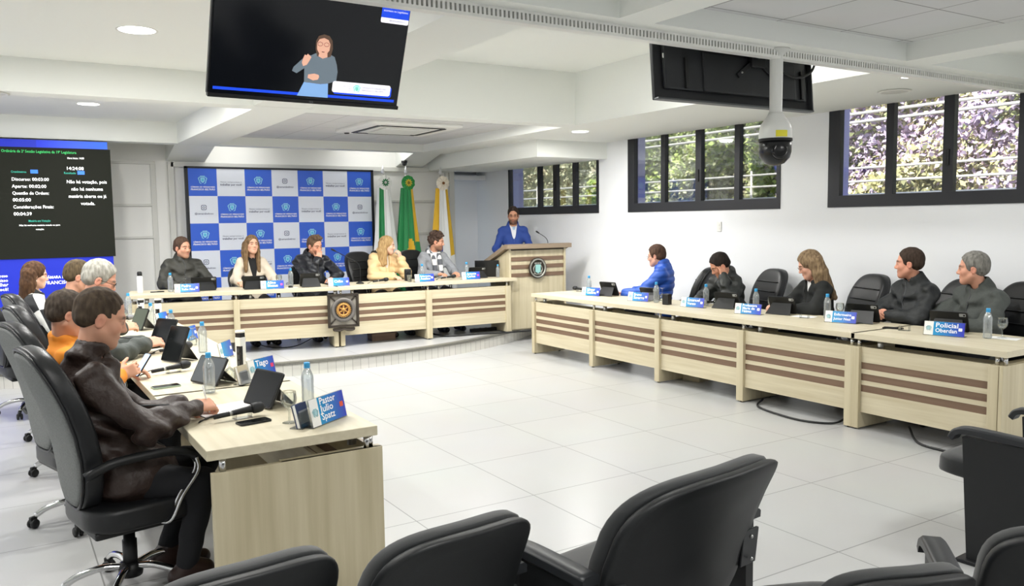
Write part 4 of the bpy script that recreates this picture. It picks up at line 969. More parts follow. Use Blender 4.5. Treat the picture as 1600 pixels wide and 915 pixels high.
def fur(t, g):
    nb = g['nb']; F = Field(nb-.24, nb+.2, .009)
    for i in range(34):
        a = 2*PI*i/34; r_ = rng.uniform(.09, .125); F.ell(nb+np.array([-.05+r_*math.cos(a)*.9, r_*math.sin(a)*1.15, .0-.02*math.cos(a)+rng.uniform(-.03, .03)]), (.035, .035, .035), None, .006)
    F.cap(nb+np.array([.02, 0, -.05]), nb+np.array([.05, 0, .15]), .065, .07, .006, True); V, q = F.mesh(); np_mesh('fur_collar', V, q, mat('dark_fur', '#2c2724', .95), t)
def pen(t, g):
    w = g['A']['R'][2]; bm = BM(); tube(bm, [w+np.array([.07, .03, -.045]), w+np.array([.045, .045, .09])], .0042, 6); obj('pen', bm, M_WHITE, t)
def earring(t, g):
    bm = BM(); p = g['P'](-.004, -.088, -.05); lathe(bm, [(0, -.014), (.009, -.008), (.009, .006), (0, .012)], 10, M=Matrix.Translation(Vector(p))); obj('earring', bm, mat('pearl', '#e6e0d2', .3), t)
def blouse_collar(t, g):
    pass
SK = '#d09c82'
def PP(label, loc, rz, **k):
    d = dict(label=label, loc=loc, rz=rz, skin=SK, brow='#4a3526', hairc=('#3e3025', '#5c4a3a'), hair='short', h=.0075); d.update(k); return person(d)
def people():
    # left side, all in profile facing the middle of the room
    PP('man in a dark brown leather jacket writing at the near left desk', (.435, 4.15, 0), 0, hip=(.0, 0, .57), chest=(-.09, 0, .89), neck=(-.105, 0, 1.085), head=(-.045, .0, 1.285), hrot=(0, 17, 0), hs=1.04, h=.0056, fat=1.12, skin='#cf9a80',
       hairc=('#372e26', '#54473a'), hair='short', hth=.004, long=True, beard=('#8a6a58', .35), jacket=ML('brown_leather', '#30231e', .5, (16, .6, .02)), fold=.011, jg=.022, seed=8, colr=.022, shw=.20,
       armL=[(.12, .23, .80), (.30, .10, .815)], armR=[(.10, -.24, .80), (.335, -.03, .835)], handL=HD((1, -.35, -.05), DN, .5), handR=HD((1, .35, -.05), (.1, .6, -.8), 1.0, .7), extra=pen,
       knees=((.40, .16, .52), (.32, -.17, .50)), ankles=((.20, .12, .12), (.24, -.16, .12)), pants=mat('black_trousers', '#131418', .85), shoe=mat('brown_shoe', '#2d1d18', .35))
    PP('man in a bright orange jacket hidden behind the brown leather jacket', (.38, 5.38, 0), 0, chest=(-.05, 0, .86), neck=(-.06, 0, 1.03), head=(-.05, -.06, 1.205), hrot=(8, 16, 0), h=.007, hairc=('#2f2822', '#4d433a'), jacket=mat('orange_fleece', '#e08a2c', .8), fold=.008,
       armL=[(.06, .24, .80), (.24, .10, .82)], armR=[(.04, -.25, .80), (.20, -.10, .83)], handL=HD((1, -.2, 0), DN, .5), handR=HD((.9, .2, .3), (.2, .9, 0), .9), colr=.024)
    PP('grey haired man with glasses leaning over the left desk', (.46, 6.42, 0), 0, chest=(.02, 0, .90), neck=(.06, 0, 1.08), head=(.15, 0, 1.325), hrot=(-6, 24, 0), h=.007, hs=1.02, skin='#d8a088', brow='#77695c', hairc=('#84827a', '#b3b1a8'), jacket=ML('dark_green_jacket', '#3b403d', .7), fold=.008, fat=1.1, jg=.024,
       armL=[(.20, .24, .82), (.42, .14, .85)], armR=[(.20, -.25, .82), (.43, .0, .85)], handL=HD((1, -.1, .1), (0, -.6, -.8), .7), handR=HD((1, .25, .1), (0, .7, -.7), .7), extra=glasses('#2b2622'))
    PP('dark haired man in a green jacket between the grey haired man and the woman', (.46, 7.50, 0), 0, chest=(.0, 0, .92), neck=(.03, 0, 1.09), head=(.10, 0, 1.295), hrot=(0, 20, 0), hairc=('#453a2c', '#655640'), jacket=ML('forest_jacket', '#2c3230', .75), jg=.024,
       armL=[(.18, .24, .82), (.38, .10, .86)], armR=[(.18, -.24, .82), (.40, -.02, .86)], handL=HD((1, -.1, .1), (0, -.6, -.8), .7), handR=HD((1, .2, .1), (0, .7, -.7), .8))
    chk = mat('checkered_wool', '#e0e0dc', .9); n = chk.node_tree; c = n.nodes.new('ShaderNodeTexChecker'); c.inputs['Scale'].default_value = 5.2; c.inputs[1].default_value = (*srgb('#e4e4e0'), 1); c.inputs[2].default_value = (*srgb('#2a2b2d'), 1)
    tc = n.nodes.new('ShaderNodeTexCoord'); mp = n.nodes.new('ShaderNodeMapping'); mp.inputs['Rotation'].default_value = (R(40), R(12), R(20)); n.links.new(tc.outputs['Object'], mp.inputs[0]); n.links.new(mp.outputs[0], c.inputs[0]); n.links.new(c.outputs[0], n.nodes['Principled BSDF'].inputs['Base Color'])
    PP('brown haired woman in a black and white checkered jacket at the far left', (.30, 8.66, 0), 2, male=False, chest=(-.04, 0, .90), neck=(-.04, 0, 1.07), head=(.0, 0, 1.262), hrot=(0, 8, 0), hair='long', hairc=('#3c2a1e', '#5e4430'), skin='#dcae96', jacket=chk, jg=.026, fold=.004, locks=((-.03, -.03, .2, .036), (-.06, -.06, .24, .04), (-.09, -.09, .24, .038)),
       armL=[(.12, .22, .80), (.34, .10, .82)], armR=[(.12, -.22, .80), (.36, -.02, .82)], handL=HD((1, -.1, 0), DN, .6), handR=HD((1, .2, 0), DN, .6), extra=earring)
    # head desk on the stage
    ys = .16
    PP('man in a dark olive jacket at the left end of the stage desk', (2.01, 11.12, ys), -90, hs=1.03, head=(.03, 0, 1.25), hrot=(28, 2, 0), hairc=('#3b2c22', '#57443a'), beard=('#7a5a48', .4), jacket=ML('olive_jacket', '#34342f', .6), jg=.024, fat=1.15, shw=.205, fold=.007,
       armL=[(.10, .28, .82), (.36, .26, .80)], armR=[(.14, -.27, .80), (.38, -.10, .80)], handL=HD((1, -.1, 0), DN, .4), handR=HD((1, .3, 0), DN, .5))
    PP('woman with long hair, cream blazer and black top at the stage desk', (2.86, 11.06, ys), -90, male=False, hs=.98, head=(.02, 0, 1.265), hrot=(6, -8, -5), hair='long', closed=True, hairc=('#5b4733', '#8a7152'), skin='#d8a78d', jacket=mat('cream_blazer', '#cfc4b2', .8), shirt=mat('black_top', '#151517', .8), open=(.30, .075), collar=False, fold=.005, locks=((-.0, .03, .34, .03), (-.03, .01, .36, .034), (-.075, -.05, .3, .036)),
       armL=[(.12, .24, .80), (.34, .20, .78)], armR=[(.10, -.25, .82), (.35, -.26, .80)], handL=HD((1, 0, 0), DN, .5), handR=HD((1, .1, 0), DN, .5))
    PP('man in a black leather jacket covering his mouth with one hand', (3.64, 10.98, ys), -90, hs=1.04, head=(.08, .02, 1.235), hrot=(22, 14, 4), hair='quiff', hth=.008, hairc=('#4a3a2c', '#6d5845'), beard=('#4f3b2f', .5), skin='#cf977c', jacket=ML('black_leather_jacket', '#24262b', .38, (18, .6, .018)), jg=.024, fat=1.15, fold=.009, shw=.205,
       armL=[(.18, .30, .82), (.40, .12, .80)], armR=[(.26, -.14, .80), (.235, .01, 1.065)], handL=HD((1, -.5, 0), DN, .5), handR=HD((-.25, .25, .9), (-.9, .2, -.2), .9))
    PP('blonde woman in a beige puffer coat at the stage desk', (4.62, 10.80, ys), -90, male=False, hs=.98, head=(.05, .03, 1.215), hrot=(58, 6, 0), hair='long', hairc=('#8b6f4a', '#b89a6c'), skin='#dfb49c', jacket=mat('beige_puffer', '#d8bb8c', .55), puff=(34, .012), jg=.034, shirt=mat('white_knit', '#dcdad5', .9), open=(.30, .05), collar=False, fold=.004,
       armL=[(.22, .22, .82), (.19, .16, 1.03)], armR=[(.16, -.24, .80), (.34, -.02, .79)], handL=HD((.1, -.3, 1), (-.6, -.5, 0), 1.0), handR=HD((1, .3, 0), DN, .6), extra=fur)
    PP('curly haired man in a grey blazer and checked scarf at the stage desk', (5.39, 10.80, ys), -90, hs=1.0, head=(.05, .03, 1.25), hrot=(52, 8, 0), hair='curly', hairc=('#33271f', '#54423a'), beard=('#3c2e27', .65), skin='#cb977c', jacket=mat('grey_wool', '#83868b', .9, noise=('#979a9f', 90, 3)), shirt=mat('white_shirt', '#e6e7ea', .8), open=(.3, .06), collar=False, fold=.006,
       armL=[(.14, .25, .80), (.36, .16, .80)], armR=[(.14, -.26, .80), (.36, -.10, .80)], handL=HD((1, -.3, 0), DN, .5), handR=HD((1, .3, 0), DN, .6), extra=scarf)
    PP('bearded man in a blue suit speaking at the lectern', (6.86, 10.98, ys), -114, stand=True, hip=(0, 0, .93), chest=(.0, 0, 1.27), neck=(.01, 0, 1.445), head=(.055, 0, 1.615), hs=1.02, hrot=(-10, 8, 0), hair='short', hth=.012, hairc=('#241c19', '#3d312b'), beard=('#33261f', .75), skin='#cc9678', jacket=mat('blue_suit', '#2a4690', .75), shirt=mat('white_shirt', '#e6e7ea', .8), open=(.22, .065), collar=False, fold=.005, shw=.195,
       armL=[(.06, .27, 1.10), (.26, .22, 1.04)], armR=[(.06, -.27, 1.10), (.26, -.22, 1.04)], handL=HD((1, 0, 0), DN, .4), handR=HD((1, 0, 0), DN, .4), pants=mat('blue_suit', '#2a4690', .75), extra=both(glasses('#3a2a22'), tie))
    # right side
    PP('man with glasses in a royal blue puffer jacket turned towards the lectern', (6.88, 7.62, 0), 125, head=(.06, 0, 1.245), hs=1.0, hrot=(-4, 8, 0), hairc=('#3a2b23', '#553f33'), hth=.014, skin='#cf9f8a', jacket=mat('blue_puffer', '#2753b0', .5), puff=(38, .010), jg=.030, colr=.026, fold=.003,
       armL=[(.18, .25, .80), (.40, .22, .80)], armR=[(.16, -.24, .80), (.36, -.10, .80)], handL=HD((1, -.1, 0), DN, .5), handR=HD((1, .3, 0), DN, .6), extra=glasses('#22262e'))
    PP('man in a black jacket resting his forehead on his hand', (6.86, 6.42, 0), 172, chest=(.05, 0, .90), neck=(.10, 0, 1.05), head=(.21, .02, 1.185), hs=1.02, hrot=(-22, 34, -6), hairc=('#17120f', '#2c2420'), hth=.010, skin='#c28c72', jacket=ML('black_jacket', '#222523', .5), jg=.026, fold=.009, fat=1.1,
       armL=[(.28, .27, .81), (.25, .15, 1.06)], armR=[(.22, -.26, .81), (.42, -.08, .80)], handL=HD((.0, -.35, .9), (-.1, -.95, 0), .45), handR=HD((1, .3, 0), DN, .6))
    PP('woman with glasses and long wavy hair looking down at her desk', (6.86, 5.30, 0), 160, male=False, chest=(.02, 0, .90), neck=(.05, 0, 1.065), head=(.12, 0, 1.225), hs=1.03, hrot=(-22, 22, 0), hair='long', hth=.017, hairc=('#5d4b39', '#8f7a5e'), skin='#d8a690', jacket=mat('black_coat', '#1b1d1c', .85), shirt=mat('white_blouse', '#dedede', .8), open=(.2, .05), jg=.026, fold=.007, fat=1.15, shw=.175, locks=((-.02, .02, .3, .036), (-.055, -.03, .36, .042), (-.085, -.09, .36, .044)),
       armL=[(.20, .25, .81), (.36, .05, .81)], armR=[(.18, -.26, .81), (.36, -.20, .82)], handL=HD((.6, -1, 0), DN, .7), handR=HD((1, .35, 0), (.1, .5, -.8), .9), extra=glasses('#6b4a3a'))
    PP('man in a black bomber jacket with clasped hands on the desk', (6.88, 4.34, 0), 163, hs=1.04, head=(.04, -.01, 1.275), hrot=(-44, 2, 0), hairc=('#2a211b', '#43362d'), hth=.009, skin='#cf957d', jacket=ML('black_bomber', '#1f2223', .6), jg=.026, fold=.009, fat=1.08, shw=.205, beard=('#9a7060', .25),
       armL=[(.14, .25, .80), (.29, .06, .83)], armR=[(.14, -.25, .80), (.29, -.06, .83)], handL=HD((.75, -.6, .12), (-.1, -.8, -.5), .9), handR=HD((.75, .6, .12), (-.1, .8, -.5), .9))
    PP('grey haired man in a dark grey jacket at the right end', (6.88, 3.76, 0), 163, hs=1.04, chest=(-.02, 0, .90), head=(.06, -.01, 1.255), hrot=(-46, 2, 0), hairc=('#5d5b57', '#86847e'), hth=.011, skin='#cd977f', brow='#5f564e', jacket=ML('charcoal_jacket', '#454946', .75), jg=.028, fold=.008, fat=1.12, shw=.21, colr=.026,
       armL=[(.18, .28, .80), (.36, .10, .80)], armR=[(.16, -.28, .80), (.36, -.02, .80)], handL=HD((1, -.5, 0), DN, .45), handR=HD((.8, .6, 0), DN, .5))
people()

# ================================================================== SEATS, SCREENS, CAMERA
public_seat('wide black auditorium seat in the middle foreground', (1.84, 1.96, 0), R(8), w=.74, H=.93)
public_seat('black auditorium seat left of the wide one, cut by the bottom edge', (1.00, 2.06, 0), R(6), w=.50, H=.90)
public_seat('black auditorium seat at the bottom left before the end panel', (.46, 2.14, 0), R(6), w=.50, H=.89)
public_seat('auditorium seat at the right edge with its side panel towards us', (4.32, 1.94, 0), R(4), w=.56, H=.92, arms=(1, 1))
public_seat('auditorium seat in the bottom right corner', (2.50, 1.05, 0), R(-48), w=.55, H=.885)
public_seat('low auditorium seat back showing at the bottom edge before the corner seat', (2.0, 1.36, 0), R(-22), w=.40, H=.80, arms=(0, 0))

def tvset(name, label, loc, rz, tilt, w, h, back=False):
    """screen at local -y side; origin at the bottom centre; leans with the top towards the viewer"""
    t = thing(name, label, 'screen', loc, rz); M = TM((0, 0, 0), (R(tilt), 0, 0))
    bm = BM(); box(bm, (0, .02, h/2), (w, .03, h), .006, M=M); o = obj('casing', bm, M_BLACKM, t)
    return t, M
# interpreter screen
t, M = tvset('hanging_screen', 'hanging flat screen showing the sign language interpreter', (1.435, 4.30, 2.335), R(2.5), 22, 1.03, .585)
bm = BM(); box(bm, (0, .002, .292), (1.01, .008, .565), .0, M=M); obj('screen_glass', bm, mat('tv_black', '#0a0c10', .12, emit='#0b0e14', estr=.5), t)
bm = BM(); box(bm, (0, .002, .0), (1.03, .03, .02), .003, M=M); obj('lower_bezel', bm, M_BLACK, t)
def E_(n, c, s=.9): return mat('screen_'+n, c, .4, emit=c, estr=s)
def poly_on(name, pts, m, d, parent=t, MM=M):
    Mf = MM @ Matrix.Translation((0, -.0025-d, 0)) @ FRONT; bm = BM(); prism(bm, pts, 0, .0008, Mf); return obj(name, bm, m, parent)
poly_on('blue_band', [(-.49, .028), (.487, .028), (.487, .042), (-.49, .042)], E_('blue', '#1746d8'), .0)
fig = poly_on('interpreter_sweater', [(-.011, .237), (.012, .25), (.045, .242), (.079, .255), (.115, .24), (.132, .2), (.14, .165), (.138, .118), (.095, .101), (.054, .094), (-.035, .098), (-.041, .169), (-.079, .14), (-.104, .15), (-.098, .17), (-.06, .21), (-.035, .235)], E_('grey', '#66727c', .8), .0006)
poly_on('interpreter_jeans', [(-.035, .10), (.095, .10), (.102, .026), (-.066, .026)], E_('denim', '#7ea6d8', .8), .0004)
poly_on('interpreter_neck', [(.031, .26), (.072, .261), (.075, .236), (.051, .226), (.027, .236)], E_('skin', '#d9a58e', .85), .0010)
poly_on('interpreter_hair', [(.046, .348), (.075, .343), (.094, .32), (.1, .28), (.093, .24), (.08, .235), (.02, .235), (.008, .27), (.006, .31), (.018, .337)], E_('hair', '#5b4538', .7), .0008)
poly_on('interpreter_face', [(.048, .330), (.072, .322), (.084, .300), (.082, .270), (.066, .248), (.048, .243), (.030, .250), (.016, .270), (.013, .300), (.024, .322)], E_('skin', '#d9a58e', .85), .0014)
poly_on('interpreter_hand', [(-.052, .22), (-.045, .238), (-.036, .234), (-.03, .243), (-.02, .236), (-.010, .228), (-.018, .21), (-.03, .187), (-.049, .179), (-.057, .197)], E_('skin', '#d9a58e', .85), .0014)
poly_on('interpreter_hand', [(-.017, .139), (.015, .146), (.039, .141), (.042, .13), (.036, .117), (.011, .111), (-.019, .122)], E_('skin', '#d9a58e', .85), .0014)
bm = BM(); Mf = M @ Matrix.Translation((0, -.0045, 0)) @ FRONT
for x in (.030, .064): tube(bm, [Mf @ Vector((x+.013*math.cos(a), .298+.010*math.sin(a), 0)) for a in [2*PI*i/12 for i in range(12)]], .0014, 4, closed=True)
prism(bm, [(.040, .262), (.058, .262), (.055, .258), (.043, .258)], 0, .0006, Mf); obj('interpreter_glasses', bm, E_('dark', '#40302c', .5), t)
poly_on('caption_card', rrect(.335, .058, .012, cx=.288, cy=.088), E_('white', '#f2eff4', .9), .0008); poly_on('caption_shadow', rrect(.335, .058, .012, cx=.296, cy=.079), E_('blue', '#1746d8'), .0005)
poly_on('corner_card', [(.345, .471), (.505, .471), (.505, .548), (.345, .548)], E_('blue', '#1746d8'), .0005); poly_on('corner_card_foot', rrect(.16, .03, .008, cx=.425, cy=.460), E_('white', '#f2eff4', .9), .0004)
bm = BM(); Mt = lambda x, z: M @ Matrix.Translation((x, -.0042, z)) @ FRONT
text_into(bm, 'Acompanhe tudo o que', .0145, Mt(.425, .522), 'CENTER', fit=.13); text_into(bm, 'acontece no Legislativo', .0145, Mt(.425, .503), 'CENTER', fit=.14); obj('lettering', bm, E_('white', '#f2eff4', .9), t, False)
bm = BM(); text_into(bm, '@camarabeltrao', .014, Mt(.44, .455), 'CENTER'); text_into(bm, 'CÂMARA DE VEREADORES', .0125, Mt(.285, .09), 'LEFT'); text_into(bm, 'FRANCISCO BELTRÃO', .014, Mt(.285, .076), 'LEFT')
for i, s_ in enumerate(('Nosso', 'compromisso', 'é trabalhar', 'por você!')): text_into(bm, s_, .009, Mt(.225, .103-i*.0105), 'RIGHT')
obj('lettering', bm, E_('textblue', '#4a5a8a', .6), t, False)
bm = BM(); crest(bm, Mt(.258, .088), .045); obj('emblem', bm, E_('teal', '#7fd0c0', .8), t)
bm = BM(); text_into(bm, 'TCL', .014, M @ Matrix.Translation((0.01, -.0145, -.005)) @ FRONT, 'CENTER'); obj('maker_mark', bm, M_GREY, t, False)
bm = BM(); b2(bm, -.05, .05, .04, .34, .27, .33); box(bm, (0, .34, .52), (.06, .06, .6)); obj('wall_bracket', bm, M_BLACKM, t)
bm = BM(); tube(bm, [(0, .34, .25), (0, .34, .74)], .025, 10); obj('ceiling_pole', bm, M_WHITE, t)
# screen seen from behind
t, M = tvset('hanging_screen', 'hanging flat screen seen from behind, next to the white dome camera', (4.37, 4.06, 2.455), R(0), -5, 1.50, .84)
bm = BM(); box(bm, (0, -.008, .42), (1.36, .03, .70), .01, M=M); box(bm, (.1, -.025, .2), (.9, .03, .26), .01, M=M); obj('rear_cover', bm, mat('tv_rear', '#25272a', .55), t)
bm = BM(); box(bm, (0, -.006, .004), (1.50, .045, .012), .003, M=M); obj('lower_edge', bm, mat('tv_edge', '#55585a', .4, .4), t)
bm = BM(); box(bm, (.74, -.006, .42), (.012, .045, .84), .003, M=M); obj('side_edge', bm, mat('tv_edge', '#55585a', .4, .4), t)
for x in (-.5, .62):
    bm = BM(); box(bm, (x, -.03, .18), (.025, .02, .2), .003, M=M); obj('rear_foot_slot', bm, M_BLACK, t)
bm = BM()
for a in (35, -35, 145, -145): box(bm, (.14+.13*math.cos(R(a)), -.05, .33+.14*math.sin(R(a))), (.2, .015, .035), .003, rot=(0, -R(a), 0), M=M)
box(bm, (.14, -.06, .33), (.14, .03, .14), .004, M=M); box(bm, (.26, -.12, .36), (.3, .06, .05), .004, rot=(0, R(-8), R(-20)), M=M); br = obj('bracket', bm, M_BLACKM, t)
bm = BM()
for a in (35, -35, 145, -145): lathe(bm, [(.008, 0), (.007, .006), (0, .007)], 8, M=M @ TM((.14+.19*math.cos(R(a)), -.058, .33+.2*math.sin(R(a))), (PI/2, 0, 0)))
obj('bolt', bm, M_STEEL, br)
bm = BM(); box(bm, (-.66, -.016, .28), (.055, .004, .03), .001, M=M); sk = obj('rating_sticker', bm, M_WHITE, t)
bm = BM(); text_into(bm, 'CE', .016, M @ Matrix.Translation((-.675, -.0185, .273)) @ FRONT); obj('sticker_mark', bm, M_GREY, sk, False)
bm = BM(); tube(bm, curve([M @ Vector(p) for p in ((.3, -.05, .3), (.5, -.06, .22), (.7, -.06, .28), (.79, -.04, .45), (.77, -.02, .62))]), .009, 8); obj('cable', bm, M_BLACK, t)
bm = BM(); tube(bm, [(.2, -.14, .36), (.2, -.16, .45)], .02, 8); obj('ceiling_pole', bm, M_BLACKM, t)
# white PTZ dome camera
t = thing('dome_camera', 'white pendant dome camera with black dome and yellow sticker', 'camera', (4.39, 3.76, ZS))
M_PTZ = mat('camera_white', '#d9dad6', .35)
bm = BM(); lathe(bm, [(.085, 0), (.085, -.012), (.05, -.03), (.042, -.05), (.040, -.40), (.044, -.415)], 28); obj('pendant_pole', bm, M_PTZ, t)
bm = BM(); lathe(bm, [(.044, -.405), (.05, -.42), (.095, -.485), (.104, -.52), (.106, -.575), (.108, -.58)], 36); hs_ = obj('housing', bm, M_PTZ, t)
bm = BM(); lathe(bm, [(.108, -.575), (.109, -.592), (.100, -.592)], 36, cap=False); obj('seam_ring', bm, M_BLACK, t)
bm = BM(); lathe(bm, [(.103, -.585), (.103, -.66), (.092, -.70), (.06, -.735), (.025, -.748), (0, -.75)], 36); dm = obj('dome', bm, mat('black_dome', '#17181a', .25), t)
bm = BM(); lathe(bm, [(.052, 0), (.052, .036), (.042, .044), (.03, .036), (0, .034)], 24, M=TM((-.035, -.055, -.665), (R(80), 0, R(-32)))); obj('lens_barrel', bm, mat('lens_black', '#0e0f11', .15), dm)
bm = BM()
for i in range(7):
    a0, a1_ = R(-138+i*6), R(-132+i*6); r_ = .1075
    v = [bm.verts.new(p) for p in ((r_*math.cos(a0), r_*math.sin(a0), -.57), (r_*math.cos(a1_), r_*math.sin(a1_), -.57), (r_*math.cos(a1_), r_*math.sin(a1_), -.528), (r_*math.cos(a0), r_*math.sin(a0), -.528))]; bm.faces.new(v)
obj('yellow_sticker', bm, mat('sticker_yellow', '#d8cf2a', .5), hs_)

# ------------------------------------------------------------------ flags
def flag(label, x, y, cols, rosette, seed, w=.17, h=2.30):
    t = thing('ceremonial_flag', label, 'flag', (x, y, .16), 0, 'flags on poles beside the banner')
    bm = BM(); lathe(bm, [(.016, .02), (.016, h)], 12); lathe(bm, [(.14, 0), (.14, .02), (.05, .04), (.03, .08)], 24); obj('pole', bm, mat('flag_pole', '#cfcfcb', .3, .5), t)
    bm = BM(); lathe(bm, [(.012, h-.0), (.03, h+.03), (.0, h+.14)], 12); obj('spear_tip', bm, mat('spear_silver', '#dcdce0', .3, .3), t)
    r_ = np.random.RandomState(seed); n, m = 72, 46; ph = r_.uniform(0, 6, 4); bms = {}

    V = []
    for j in range(m+1):
        u = j/m; z = h-.22-u*1.75; rad = .035+w*(.32+.75*u)
        for i in range(n+1):
            a = -PI*1.02+2*PI*1.02*i/n*0+ (i/n)*PI*2.0
            fold = 1+.30*math.sin(a*7+ph[0]+u*1.4)*min(1, .35+u)+.12*math.sin(a*13+ph[1])
            V.append(Vector((rad*fold*math.cos(a), rad*.62*fold*math.sin(a)-.02, z+.03*math.sin(a*3+ph[2])*u)))
    for c, fn in cols:
        bm = BM(); mp = {}
        def vv(k):
            if k not in mp: mp[k] = bm.verts.new(V[k])
            return mp[k]
        for j in range(m):
            for i in range(n):
                x_ = math.cos((i+.5)/n*2*PI); u = (j+.5)/m
                if fn(x_, u) and not any(f2(x_, u) for c2, f2 in cols[cols.index((c, fn))+1:]):
                    f = bm.faces.new([vv(q) for q in (j*(n+1)+i, j*(n+1)+i+1, (j+1)*(n+1)+i+1, (j+1)*(n+1)+i)]); f.smooth = True
        nm, cc = c
        if len(bm.faces): obj(nm, bm, mat('flag_'+nm, cc, .6, sheen=.3), t)
        else: bm.free()
    RM = TM((0, -.075, h-.14), (PI/2, 0, 0))
    bm = BM(); k = 20
    for rr, zz, nn in ((.115, 0, 0),):
        c0 = bm.verts.new(RM @ Vector((0, 0, .03))); rg = [bm.verts.new(RM @ Vector((rr*(1+.05*(i % 2))*math.cos(2*PI*i/k), rr*(1+.05*(i % 2))*math.sin(2*PI*i/k), .012*(i % 2)))) for i in range(k)]
        bk = bm.verts.new(RM @ Vector((0, 0, -.02)))
        for i in range(k): bm.faces.new((c0, rg[i], rg[(i+1) % k])); bm.faces.new((bk, rg[(i+1) % k], rg[i]))
    ro_ = obj('rosette', bm, mat('rosette_'+rosette[0].strip('#'), rosette[0], .6), t)
    bm = BM()
    for i in range(10): prism(bm, [(-.012, .025), (.012, .025), (.006, .06), (-.006, .06)], .024, .034, RM @ Matrix.Rotation(2*PI*i/10, 4, 'Z'))
    obj('rosette_petals', bm, mat('rosette_'+rosette[1].strip('#'), rosette[1], .6), ro_)
    bm = BM(); lathe(bm, [(.024, .03), (.02, .042), (0, .044)], 16, M=RM); obj('rosette_button', bm, mat('rosette_'+rosette[2].strip('#'), rosette[2], .6), ro_)
    return t
flag('white and green flag with a white rosette, first beside the banner', 5.27, 12.30, [(('white_cloth', '#e9ebe9'), lambda x, u: True), (('green_cloth', '#1f8a4c'), lambda x, u: (.15 < x < .8 and u < .5) or (-.75 < x < -.1 and u > .86))], ('#eceeea', '#1f7a45', '#e8ece6'), 1)
flag('green, yellow and blue national flag with a green rosette', 5.66, 12.28, [(('green_cloth', '#1f8a3c'), lambda x, u: True), (('yellow_cloth', '#e3b72a'), lambda x, u: (x < -.55 and u < .5) or (abs(x+.1)*.55+abs(u-.72) < .36 and u > .45)), (('blue_cloth', '#25409a'), lambda x, u: (x-.05)**2*.10+(u-.78)**2 < .030), (('white_band', '#e6e8ee'), lambda x, u: (x-.05)**2*.10+(u-.78)**2 < .030 and abs(u-.74-.07*x) < .022)], ('#2b8f45', '#d8bd3a', '#8a7a2a'), 2)
flag('yellow and white flag with a cream rosette, nearest the recess', 6.27, 12.26, [(('white_cloth', '#ebe9e2'), lambda x, u: True), (('yellow_cloth', '#e8b53a'), lambda x, u: (x < -.45 or x > .5) and u < .62), (('blue_cloth', '#3a62c0'), lambda x, u: x > .2 and u > .52 and u < .66 and (u-.5) > (x-.6)*.3)], ('#efe6d6', '#e7ddc8', '#8a5a2c'), 3)

# ------------------------------------------------------------------ things on the desks
def bottle(label, x, y, z, s=1., fill=.9):
    t = thing('water_bottle', label, 'bottle', (x, y, z), rng.uniform(0, 6), 'clear water bottles with blue caps')
    h = .215*s; r = .0315*s
    bm = BM(); P = [(.0, .002), (r*.8, .0), (r, .008)]
    for i in range(9): P.append((r*(1-.045*(i % 2)), .02+i*.0135*s))
    P += [(r, .14*s), (r*.97, .155*s), (r*.72, .178*s), (r*.42, .195*s), (r*.40, .203*s)]; lathe(bm, P, 20); obj('body', bm, M_WATER, t)
    bm = BM(); lathe(bm, [(r*.48, .200*s), (r*.48, .222*s), (r*.44, .226*s), (0, .226*s)], 18); lathe(bm, [(r*.52, .198*s), (r*.52, .203*s)], 18); obj('cap', bm, M_BLUECAP, t)
    return t
def goblet(label, x, y, z, inverted=False, s=1., water=False):
    t = thing('water_goblet', label, 'glass', (x, y, z), 0, 'stemmed water glasses')
    P = [(.032, .0), (.033, .002), (.012, .006), (.005, .012), (.0042, .055), (.007, .064), (.022, .074), (.034, .092), (.038, .112), (.035, .138), (.033, .150), (.0315, .150), (.0335, .138), (.036, .112), (.032, .093), (.020, .077), (0, .070)]
    P = [(a*s, b*s) for a, b in P]
    M = TM((0, 0, .150*s), (PI, 0, 0)) if inverted else Matrix()
    bm = BM(); lathe(bm, P, 22, M=M, cap=not inverted and True); obj('bowl', bm, M_GLASS, t)
    if water: bm = BM(); lathe(bm, [(0, .072*s), (.020*s, .078*s), (.031*s, .094*s), (.0345*s, .108*s), (0, .108*s)], 20); obj('water', bm, M_WATER, t)
    return t
M_PLB = bpy.data.materials.new('name_plate_blue'); M_PLB.use_nodes = True
_n = M_PLB.node_tree; _t = _n.nodes.new('ShaderNodeTexCoord'); _s = _n.nodes.new('ShaderNodeSeparateXYZ'); _r = _n.nodes.new('ShaderNodeValToRGB'); _m = _n.nodes.new('ShaderNodeMapRange')
_m.inputs[1].default_value = -.06; _m.inputs[2].default_value = .15
_n.links.new(_t.outputs['Object'], _s.inputs[0]); _n.links.new(_s.outputs[0], _m.inputs[0]); _n.links.new(_m.outputs[0], _r.inputs[0]); _n.links.new(_r.outputs[0], _n.nodes['Principled BSDF'].inputs['Base Color'])
_r.color_ramp.elements[0].color = (*srgb('#2590c8'), 1); _r.color_ramp.elements[1].color = (*srgb('#3b33b8'), 1); _n.nodes['Principled BSDF'].inputs['Roughness'].default_value = .25
